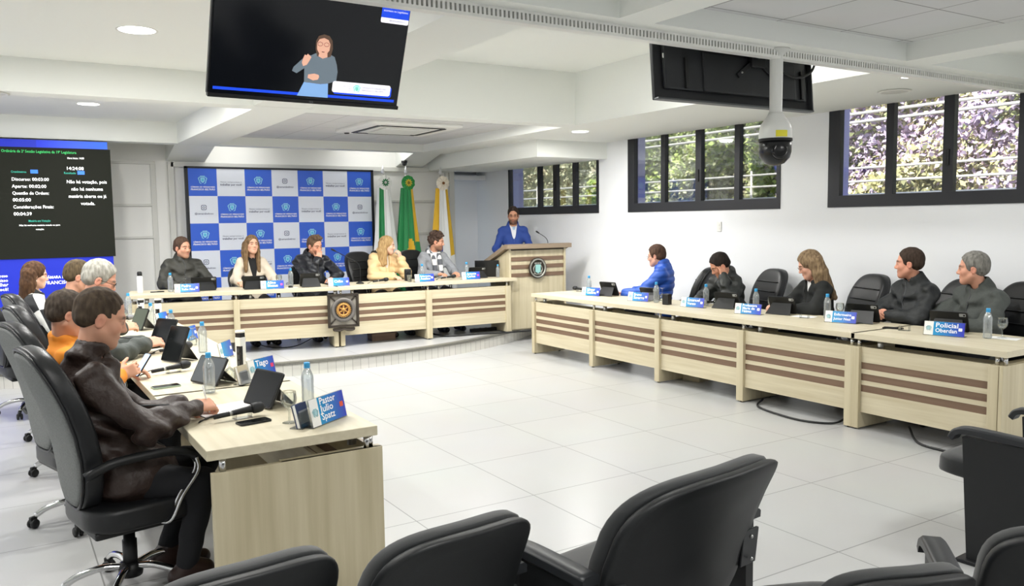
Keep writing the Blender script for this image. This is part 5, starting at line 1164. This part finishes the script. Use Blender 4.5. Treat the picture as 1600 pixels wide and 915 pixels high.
def name_plate(label, x, y, z, rz, lines, w=.27, h=.098, badge='#ffffff', holder=True):
    """reads from local -y"""
    t = thing('name_plate', label, 'name plate', (x, y, z), rz, 'blue name plates in acrylic stands'); M = TM((0, 0, .004), (R(-12), 0, 0))
    bm = BM(); box(bm, (0, 0, h/2), (w+.012, .004, h+.006), M=M); box(bm, (0, .03, .002), (w+.012, .07, .004)); obj('acrylic_stand', bm, M_ACR, t)
    bm = BM(); box(bm, (-w*.385, -.0035, h/2), (w*.23, .002, h), M=M); wp = obj('white_field', bm, M_PAPER, t)
    bm = BM(); prism(bm, [(-w*.285, 0), (w/2, 0), (w/2, h), (-w*.265, h)], .002, .004, M @ FRONT); obj('blue_field', bm, M_PLB, t)
    bm = BM(); crest(bm, M @ Matrix.Translation((-w*.385, -.005, h*.5)) @ FRONT, .045); obj('crest', bm, mat('crest_pale_teal', '#9fc6cf', .5), wp)
    n = len(lines); sz = h*{0: .4, 1: .40, 2: .37, 3: .29}[n]; bm = BM()
    for i, s_ in enumerate(lines): text_into(bm, s_, sz, M @ Matrix.Translation((-w*.22, -.0046, h*.5+sz*(.5*n-.78-i)+.002)) @ FRONT, bold=.0005, fit=min(.56*sz*len(s_), w*.55))
    obj('lettering', bm, M_TWHITE, t, False) if n else bm.free()
    bm = BM(); prism(bm, rrect(.026, .024, .004, cx=w*.40, cy=h*.5), .0042, .0054, M @ FRONT); obj('party_badge', bm, mat('badge_'+badge.strip('#'), badge, .5), t)
    return t
def tablet(label, x, y, z, rz, tilt=28, w=.25, h=.172, lit=None):
    """screen at local +y, case back with camera at local -y"""
    t = thing('tablet_computer', label, 'tablet', (x, y, z), rz, 'black tablets in folding cases'); M = TM((0, 0, .006), (R(tilt), 0, 0))
    Mr = M @ TM((0, 0, h/2), (PI/2, 0, 0))
    bm = BM(); prism(bm, rrect(w, h, .014), -.006, .006, Mr); b = obj('case', bm, M_BLACK, t)
    bm = BM(); prism(bm, rrect(w-.014, h-.014, .008), -.0072, -.006, Mr); obj('screen', bm, lit or M_SCR, t)
    bm = BM(); prism(bm, rrect(.048, .026, .006, cx=w/2-.036, cy=h/2-.024), .006, .0078, Mr); cb = obj('camera_plate', bm, mat('camera_plate_grey', '#9ea0a0', .4), b)
    bm = BM(); prism(bm, rrect(.014, .014, .007, cx=w/2-.024, cy=h/2-.024), .0078, .010, Mr); obj('camera_lens', bm, M_SCR, cb)
    hz = h*.62; pt = M @ Vector((0, -.007, hz)); bm = BM(); ft = Vector((0, pt.y-.085, .002))
    v = [bm.verts.new(p) for p in ((-w*.36, pt.y, pt.z), (w*.36, pt.y, pt.z), (w*.47, ft.y, .003), (-w*.47, ft.y, .003), (-w*.36, pt.y-.003, pt.z+.003), (w*.36, pt.y-.003, pt.z+.003), (w*.47, ft.y-.004, .004), (-w*.47, ft.y-.004, .004))]
    for q in ((0, 1, 2, 3), (4, 7, 6, 5), (0, 4, 5, 1), (2, 6, 7, 3), (1, 5, 6, 2), (0, 3, 7, 4)): bm.faces.new([v[j] for j in q])
    obj('stand_flap', bm, M_BLACK, t)
    return t
def hand_mic(label, x, y, z, rz, rest=True, ball='#2a2b2d'):
    t = thing('microphone', label, 'microphone', (x, y, z), rz, 'handheld microphones lying on clear rests'); M = TM((0, 0, .035), (0, PI/2+R(-4), 0))
    bm = BM(); lathe(bm, [(.008, -.13), (.0115, -.128), (.0125, -.05), (.0165, .04), (.019, .055)], 18, M=M); obj('handle', bm, M_BLACK, t)
    bm = BM(); lathe(bm, [(.019, .055), (.0255, .062), (.027, .085), (.024, .105), (.014, .118), (0, .121)], 20, M=M); obj('grille', bm, mat('mic_grille_'+ball.strip('#'), ball, .5, .4, bump=(900, .4, .001)), t)
    bm = BM(); lathe(bm, [(.0128, -.055), (.0128, -.035)], 16, M=M, cap=False); obj('band', bm, M_STEEL, t)
    bm = BM(); tube(bm, curve([(-.125, 0, .035), (-.16, .0, .028), (-.19, .02, .008), (-.17, .06, .005), (-.12, .09, .004)]), .003, 6); obj('cable', bm, M_BLACK, t)
    if rest:
        bm = BM()
        for xx in (-.03, .045): box(bm, (xx, 0, .016), (.004, .05, .032)); 
        b2(bm, -.035, .05, -.025, .025, 0, .004); obj('clear_rest', bm, M_ACR, t)
    return t
def power_tower(label, x, y, z, h=.18):
    t = thing('socket_tower', label, 'power socket', (x, y, z), R(30), 'pop-up power towers')
    bm = BM(); b2(bm, -.024, .024, -.024, .024, 0, h, .004); obj('column', bm, M_WHITE, t)
    bm = BM(); b2(bm, -.026, -.006, -.026, .01, .0, h*.72, .002); ss = obj('socket_strip', bm, M_BLACK, t)
    for i in range(3):
        bm = BM(); b2(bm, -.029, -.026, -.018, .002, .02+i*.042, .045+i*.042, .001); obj('socket', bm, mat('socket_grey', '#3a3b3e', .4), ss)
    bm = BM(); b2(bm, -.021, .021, -.021, .021, h, h+.03); obj('neck', bm, M_BLACK, t)
    bm = BM(); lathe(bm, [(.0, h+.045), (.03, h+.043), (.031, h+.03), (0, h+.03)], 22); obj('lid', bm, M_WHITE, t)
    return t
def booklet(label, x, y, z, rz, cover=None):
    t = thing('booklet_stand', label, 'booklet', (x, y, z), rz, 'small booklets in clear stands'); M = TM((0, 0, .004), (R(-14), 0, 0))
    bm = BM(); box(bm, (0, .016, .055), (.085, .014, .105), M=M); obj('pages', bm, M_PAPER, t)
    bm = BM(); box(bm, (0, .006, .056), (.09, .003, .11), M=M); box(bm, (0, .026, .056), (.09, .003, .11), M=M); obj('cover', bm, cover or mat('booklet_navy', '#2f3d63', .5), t)
    bm = BM(); box(bm, (0, .0025, .048), (.07, .002, .06), M=M); obj('grey_label', bm, M_GREY, t)
    bm = BM(); box(bm, (0, 0, .035), (.1, .003, .07), M=M); b2(bm, -.05, .05, -.005, .06, 0, .004); obj('clear_stand', bm, M_ACR, t)
    return t
def phone(label, x, y, z, rz, col, tilt=0, lit=None):
    t = thing('mobile_phone', label, 'phone', (x, y, z), rz); M = TM((0, 0, .0045), (R(tilt), 0, 0))
    bm = BM(); prism(bm, rrect(.074, .152, .01), -.0042, .0042, M); obj('case', bm, mat('phone_'+col.strip('#'), col, .4), t)
    bm = BM(); prism(bm, rrect(.068, .146, .008), .0042, .005, M); obj('screen', bm, lit or M_SCR, t); return t
def gooseneck(label, x, y, z, rz, L=.42):
    t = thing('gooseneck_microphone', label, 'microphone', (x, y, z), rz); bm = BM(); lathe(bm, [(.05, 0), (.05, .012), (.03, .022), (.012, .03)], 20); obj('base', bm, M_BLACK, t)
    P = curve([(0, 0, .02), (.01, 0, L*.3), (-.02, 0, L*.55), (-L*.35, 0, L*.72), (-L*.7, 0, L*.9)]); bm = BM(); tube(bm, P, .0045, 8); obj('stem', bm, M_BLACKM, t)
    bm = BM(); d = (P[-1]-P[-2]).normalized(); tube(bm, [P[-1], P[-1]+d*.05, P[-1]+d*.07], .011, 10, rs=[.009, .012, .006]); obj('capsule', bm, M_BLACK, t); return t
def flask(label, x, y, z, col='#e3e3df', h=.25, r=.034):
    t = thing('vacuum_flask', label, 'bottle', (x, y, z)); bm = BM(); lathe(bm, [(r*.95, 0), (r, .006), (r, h*.72), (r*.8, h*.8)], 24); obj('body', bm, mat('flask_'+col.strip('#'), col, .35), t)
    bm = BM(); lathe(bm, [(r*.8, h*.78), (r*.82, h*.95), (r*.6, h), (0, h)], 20); obj('lid', bm, M_BLACK, t); return t
Z1 = .7705; Z2 = .9105
# left desk
bottle('water bottle right of the nearest tablet on the near left desk', 1.31, 4.09, Z1); bottle('water bottle behind the hand of the man writing', .965, 4.74, Z1); bottle('bottle beside the second tower, third on the left desk from us', 1.245, 6.28, Z1)
bottle('bottle just past the thick black tablet on the left desk', 1.215, 7.36, Z1); bottle('fifth bottle back on the left desk', 1.17, 8.12, Z1); bottle('farthest bottle on the left desk before the stage desk', 1.15, 9.45, Z1)
goblet('upright empty goblet beside the nearest bottle', 1.125, 3.80, Z1); goblet('upside down goblet next to the near white tower', 1.14, 5.02, Z1, True); goblet('goblet lying farther along the left desk', 1.26, 6.72, Z1, True, .9); goblet('upside down goblet at the far end of the left desk', 1.09, 9.30, Z1, True)
booklet('dark booklet in a clear stand beside the nearest name plate', 1.165, 3.665, Z1, R(42)); booklet('pale booklet in a clear stand beside the second name plate', 1.20, 4.87, Z1, R(42), mat('booklet_sand', '#b9b09a', .5))
name_plate('nearest name plate reading Pastor, at the corner of the left desk', 1.285, 3.695, Z1, R(35), ('Pastor', 'Julio', 'Spatz'), w=.262, h=.125, badge='#e0583a')
name_plate('second name plate on the left desk half hidden by a tablet', 1.345, 5.05, Z1, R(36), ('Tiago', 'C'), w=.235, h=.11, badge='#dd3b6a'); name_plate('third name plate on the left desk seen nearly edge on', 1.335, 5.93, Z1, R(56), (), w=.22, h=.11)
name_plate('fourth blue name plate on the left desk behind a bottle', 1.30, 7.0, Z1, R(52), (), w=.22, h=.11); name_plate('fifth blue name plate far along the left desk', 1.30, 8.3, Z1, R(56), (), w=.22, h=.11)
M_LIT = mat('tablet_lit', '#3a4038', .3, emit='#7d8a78', estr=.35)
tablet('nearest tablet on the left desk, screen towards the man in brown leather', 1.085, 4.215, Z1, R(107), 27, .25, .19); tablet('tablet behind the bottle in front of the man in brown', .985, 5.0, Z1, R(112), 30, .26, .17, mat('tablet_grey', '#45494c', .25, emit='#6d7478', estr=.25))
tablet('tall dark tablet on a stand beside the crossed microphones', .965, 5.96, Z1, R(115), 22, .20, .25); tablet('thick black tablet before the grey haired man', 1.06, 6.98, Z1, R(118), 26, .24, .20); tablet('far tablet with a lit picture on the left desk', 1.02, 7.98, Z1, R(112), 24, .20, .20, M_LIT)
hand_mic('nearest microphone on a clear rest beside the writing man', .955, 4.02, Z1, R(8)); hand_mic('microphone on a clear rest beside the green phone', .905, 5.53, Z1, R(14)); hand_mic('microphone pointing to the thick black tablet', 1.07, 6.60, Z1, R(4)); hand_mic('second microphone beside the thick black tablet', 1.09, 6.42, Z1, R(18), ball='#3a3a3c')
hand_mic('silver headed microphone far along the left desk', 1.0, 8.75, Z1, R(20), ball='#77787a')
power_tower('white socket tower standing nearest on the left desk', 1.315, 5.46, Z1, .20); power_tower('white socket tower midway on the left desk', 1.285, 8.45, Z1, .19); power_tower('white socket tower at the far end of the left desk', 1.265, 9.42, Z1, .12)
phone('pale green phone lying beside the second microphone', .79, 5.06, Z1, R(98), '#9fb3a2'); phone('dark phone under the nearest microphone on the left desk', .985, 3.90, Z1, R(100), '#202226')
phone('phone with a lit blue screen held by the man in orange', .715, 5.40, .855, R(-75), '#1c1f26', 55, mat('phone_lit', '#9fb8d8', .3, emit='#a8c4e8', estr=.7))
t = thing('clipboard', 'white papers on a clipboard under the writing hand', 'papers', (.945, 4.25, Z1), R(14)); bm = BM(); b2(bm, -.16, .16, -.11, .11, 0, .003); obj('board', bm, M_BLACK, t)
for i in range(3): bm = BM(); box(bm, (-.01+.004*i, .003*i, .0045+.0012*i), (.29, .2, .001), rot=(0, 0, R(2*i-2))); obj('sheet', bm, M_PAPER, t)
# stage desk
flask('white flask with black top at the left end of the stage desk', 1.42, 10.55, Z2); phone('black phone lying beside the white flask', 1.60, 10.52, Z2, R(80), '#26282b')
def SB(x): return (10.25-.186*(x-1.25)) if x < 3.57 else 9.82-.05*(x-3.6)
bottle('bottle right of the white flask on the stage desk', 1.74, SB(1.74)+.30, Z2); bottle('bottle behind the second stage name plate', 3.14, SB(3.1)+.42, Z2); bottle('bottle before the blonde woman on the stage', 4.83, SB(4.8)+.28, Z2); bottle('bottle before the man in the grey blazer', 5.50, SB(5.5)+.30, Z2)
bottle('small bottle standing next to the lectern', 5.93, SB(5.9)+.20, Z2, .8)
goblet('goblet before the man in the olive jacket', 1.92, SB(1.9)+.36, Z2, True); goblet('tumbler beside the bottle behind the second plate', 2.99, SB(3.)+.40, Z2)
name_plate('leftmost name plate on the stage desk', 1.88, SB(1.9)+.10, Z2, a1, ('Pedro', 'Tufão Filho'), badge='#e9e4f4'); name_plate('name plate before the woman in the cream blazer', 2.83, SB(2.83)+.10, Z2, a1, ('Aline', 'Biezus'), badge='#c85a9a')
name_plate('name plate of the man covering his mouth', 3.63, SB(3.63)+.12, Z2, a2, ('Cidão',), badge='#dfe3f4'); name_plate('name plate before the blonde woman', 4.78, SB(4.78)+.10, Z2, a2, ('Enfermeira', 'Analice'), badge='#f0eef8'); name_plate('name plate before the man in the grey blazer', 5.46, SB(5.46)+.10, Z2, a2, ('Antonio', 'Carlos'), badge='#c0458a')
tablet('tablet of the man in the olive jacket', 2.12, SB(2.1)+.38, Z2, a1, 26, .29, .17); tablet('tablet of the woman in the cream blazer', 2.66, SB(2.6)+.26, Z2, a1, 26, .26, .17); tablet('tablet of the man covering his mouth', 3.32, SB(3.3)+.26, Z2, a1, 24, .25, .18); tablet('tablet beside the laptop near the lectern', 5.66, SB(5.6)+.34, Z2, a2, 26, .26, .16)
t = thing('laptop', 'black open laptop at the right end of the stage desk', 'laptop', (5.88, SB(5.9)+.42, Z2), R(-28)); bm = BM(); b2(bm, -.17, .17, -.02, .22, 0, .018, .004); obj('base', bm, M_BLACK, t); bm = BM(); box(bm, (0, -.02, .12), (.34, .012, .23), .004, M=TM((0, 0, .012), (R(14), 0, 0))); obj('lid', bm, M_BLACK, t)
gooseneck('gooseneck microphone bending over the middle of the stage desk', 3.98, SB(3.98)+.32, Z2, R(8), .48); gooseneck('gooseneck microphone on the lectern', 6.78, 9.92, .16+1.155, R(6), .22)
t = thing('computer_mouse', 'small dark mouse on a white pad on the stage desk', 'mouse', (3.07, SB(3.07)+.20, Z2), 0); bm = BM(); lathe(bm, [(.03, 0), (.03, .012), (.018, .024), (0, .026)], 16); obj('shell', bm, M_BLACK, t); bm = BM(); b2(bm, -.06, .09, -.05, .05, 0, .001); obj('pad', bm, M_WHITE, t)
hand_mic('microphone lying by the gooseneck on the stage desk', 4.25, SB(4.2)+.28, Z2, R(15), False); hand_mic('microphone lying before the man in the grey blazer', 5.22, SB(5.2)+.28, Z2, R(8), False)
t = thing('sparkling_glass', 'clear tumbler beside the black speaker box on the stage desk', 'glass', (4.62, SB(4.6)+.22, Z2)); bm = BM(); lathe(bm, [(.026, 0), (.032, .09), (.030, .09), (.024, .006), (0, .006)], 18); obj('tumbler', bm, M_GLASS, t)
t = thing('desk_speaker', 'small black upright desk speaker before the blonde woman', 'speaker', (4.68, SB(4.6)+.40, Z2), R(-15)); bm = BM(); b2(bm, -.045, .045, -.03, .03, 0, .16, .012); obj('cabinet', bm, M_BLACK, t); bm = BM(); lathe(bm, [(0, .004), (.03, .002), (.034, .006), (.036, 0)], 20, M=TM((0, -.03, .09), (PI/2, 0, 0))); obj('cone', bm, M_BLACKM, t)
# right desk
RZ = R(-75)
name_plate('farthest name plate on the right desk', 6.13, 8.05, Z1, RZ, ('Silmar', 'Gallina'), badge='#e8e8f6'); name_plate('name plate before the man in the blue puffer jacket', 6.13, 7.17, Z1, RZ, ('Bruno', 'Savarro'), badge='#e8e8f6'); name_plate('name plate before the man resting his forehead', 6.14, 6.32, Z1, RZ, ('Emanuel', 'Venzo'), badge='#e8e8f6')
name_plate('three line name plate left of the long haired woman', 6.10, 5.53, Z1, RZ, ('Professora', 'Maria de', 'Fátima'), badge='#f4f4fb'); name_plate('name plate beside the bottle of the long haired woman', 6.215, 4.585, Z1, RZ, ('Enfermeiro', 'Junior Nesi'), badge='#f4f4fb'); name_plate('nearest name plate on the right desk reading Policial', 6.14, 3.61, Z1, RZ, ('Policial', 'Oberdan'), w=.285, h=.105, badge='#f4f4fb')
bottle('bottle at the far end of the right desk', 6.30, 8.30, Z1); bottle('bottle between the second plate and an upside down goblet', 6.21, 6.95, Z1); bottle('bottle behind the third plate on the right desk', 6.40, 6.38, Z1); bottle('bottle standing behind the three line plate', 6.36, 5.66, Z1); bottle('bottle in front of the woman with long wavy hair', 6.40, 4.86, Z1); bottle('half full bottle nearest on the right desk', 6.29, 3.36, Z1)
goblet('upside down goblet before the blue puffer jacket', 6.36, 7.02, Z1, True); goblet('small upside down goblet behind the third plate', 6.47, 6.30, Z1, True, .9); goblet('upright goblet above the three line plate', 6.40, 5.50, Z1); goblet('upright goblet next to the long haired woman bottle', 6.42, 4.74, Z1); goblet('goblet with water nearest on the right desk', 6.40, 3.31, Z1, water=True)
TZ = R(-78)
tablet('first tablet at the far end of the right desk', 6.36, 7.93, Z1, TZ, 26, .25, .18); tablet('tablet before the man in the blue puffer jacket', 6.38, 7.22, Z1, TZ, 26, .25, .15); tablet('tablet of the man resting his forehead', 6.40, 6.05, Z1, TZ, 22, .27, .17); tablet('tablet next to the folded arms of the long haired woman', 6.42, 5.36, Z1, TZ, 22, .27, .175); tablet('tablet right of the long haired woman', 6.44, 4.50, Z1, TZ, 24, .27, .175); tablet('tablet before the man with clasped hands, behind the last plate', 6.42, 3.72, Z1, TZ, 22, .28, .175)
hand_mic('microphone at the far end of the right desk', 6.40, 8.62, Z1, R(105)); hand_mic('silver headed microphone beside the black cup', 6.40, 6.36, Z1, R(200), False, '#b9bab8')
t = thing('desk_cup', 'black square cup on the right desk beside the third plate', 'cup', (6.14, 6.70, Z1), R(-75)); bm = BM(); b2(bm, -.038, .038, -.038, .038, 0, .115, .006); obj('body', bm, M_BLACK, t); bm = BM(); b2(bm, -.031, .031, -.031, .031, .1155, .1165); obj('opening', bm, M_BLACKM, t)
phone('black phone lying before the clasped hands', 6.24, 4.10, Z1, R(20), '#17181b')
t = thing('folded_cloth', 'small pale blue cloth behind the first tablet', 'cloth', (6.50, 7.66, Z1), R(-70)); bm = BM(); pad(bm, rrect(.10, .07, .02), .05, M=Matrix.Translation((0, 0, .025))); obj('folds', bm, mat('pale_blue_cloth', '#7fa6dc', .8), t)
for lb, x, y in (('sheet of paper under the folded arms of the long haired woman', 6.36, 5.08), ('white napkin under the nearest goblet on the right desk', 6.38, 3.28)):
    o = None; bm = BM(); box(bm, (0, 0, .0008), (.2, .14, .0012), rot=(0, 0, R(-80))); o = obj('paper_sheet', bm, M_PAPER); o.location = (x, y, Z1); tag(o, lb, 'paper')
for lb, x, y in (('clear microphone rest before the long haired woman', 6.28, 5.02), ('clear microphone rest before the clasped hands', 6.2, 3.98)):
    bm = BM(); b2(bm, -.035, .05, -.025, .025, 0, .004)
    for xx in (-.03, .045): box(bm, (xx, 0, .02), (.004, .05, .034))
    o = obj('microphone_rest', bm, M_ACR); o.location = (x, y, Z1); o.rotation_euler = (0, 0, R(-75)); tag(o, lb, 'stand')
# cables and boxes on the floor
def cable(label, pts, r=.009):
    bm = BM(); tube(bm, curve(pts, 8), r, 8); o = obj('floor_cable', bm, M_BLACK); tag(o, label, 'cable')
cable('black cable looped on the floor under the right desk', [(5.95, 5.2, .02), (5.72, 5.05, .012), (5.62, 4.7, .012), (5.62, 4.45, .012), (5.75, 4.28, .012), (5.95, 4.3, .03)])
cable('black cable under the near right desk bay', [(5.95, 3.75, .06), (5.75, 3.55, .012), (5.70, 3.3, .012), (5.72, 2.9, .012)])
cable('black cable trailing from the stage desk towards the right', [(4.9, 10.0, .2), (5.1, 9.78, .172), (5.5, 9.72, .172), (5.9, 9.62, .172), (6.25, 9.58, .172), (6.5, 9.7, .172)], .012)
cable('thin cable hanging under the left half of the stage desk', [(2.5, 10.3, .35), (2.75, 10.2, .2), (3.1, 10.15, .172), (3.4, 10.1, .3)], .006)
t = thing('power_strip', 'black power strip with cables on the stage under the right end of the desk', 'power strip', (5.75, 10.02, .16), R(-5)); bm = BM(); b2(bm, -.2, .2, -.03, .03, 0, .045, .006); obj('housing', bm, M_BLACK, t)
for i in range(4): bm = BM(); lathe(bm, [(.016, 0), (.016, .004), (0, .002)], 14, M=Matrix.Translation((-.14+i*.09, 0, .045))); obj('socket', bm, mat('socket_grey', '#3a3b3e', .4), t)
for lb, x, y, z in (('brown box footrest under the right half of the stage desk', 4.25, 10.1, .16), ('wooden box footrest under the right desk', 6.2, 6.35, 0)):
    t = thing('footrest_box', lb, 'footrest', (x, y, z), R(-5 if z else -85)); bm = BM(); b2(bm, -.16, .16, -.1, .1, 0, .085, .004); obj('body', bm, M_BROWN if z else M_WOODX, t); bm = BM(); b2(bm, -.17, .17, -.11, .11, .085, .1, .003); obj('top', bm, M_BROWN if z else M_WOODX, t)
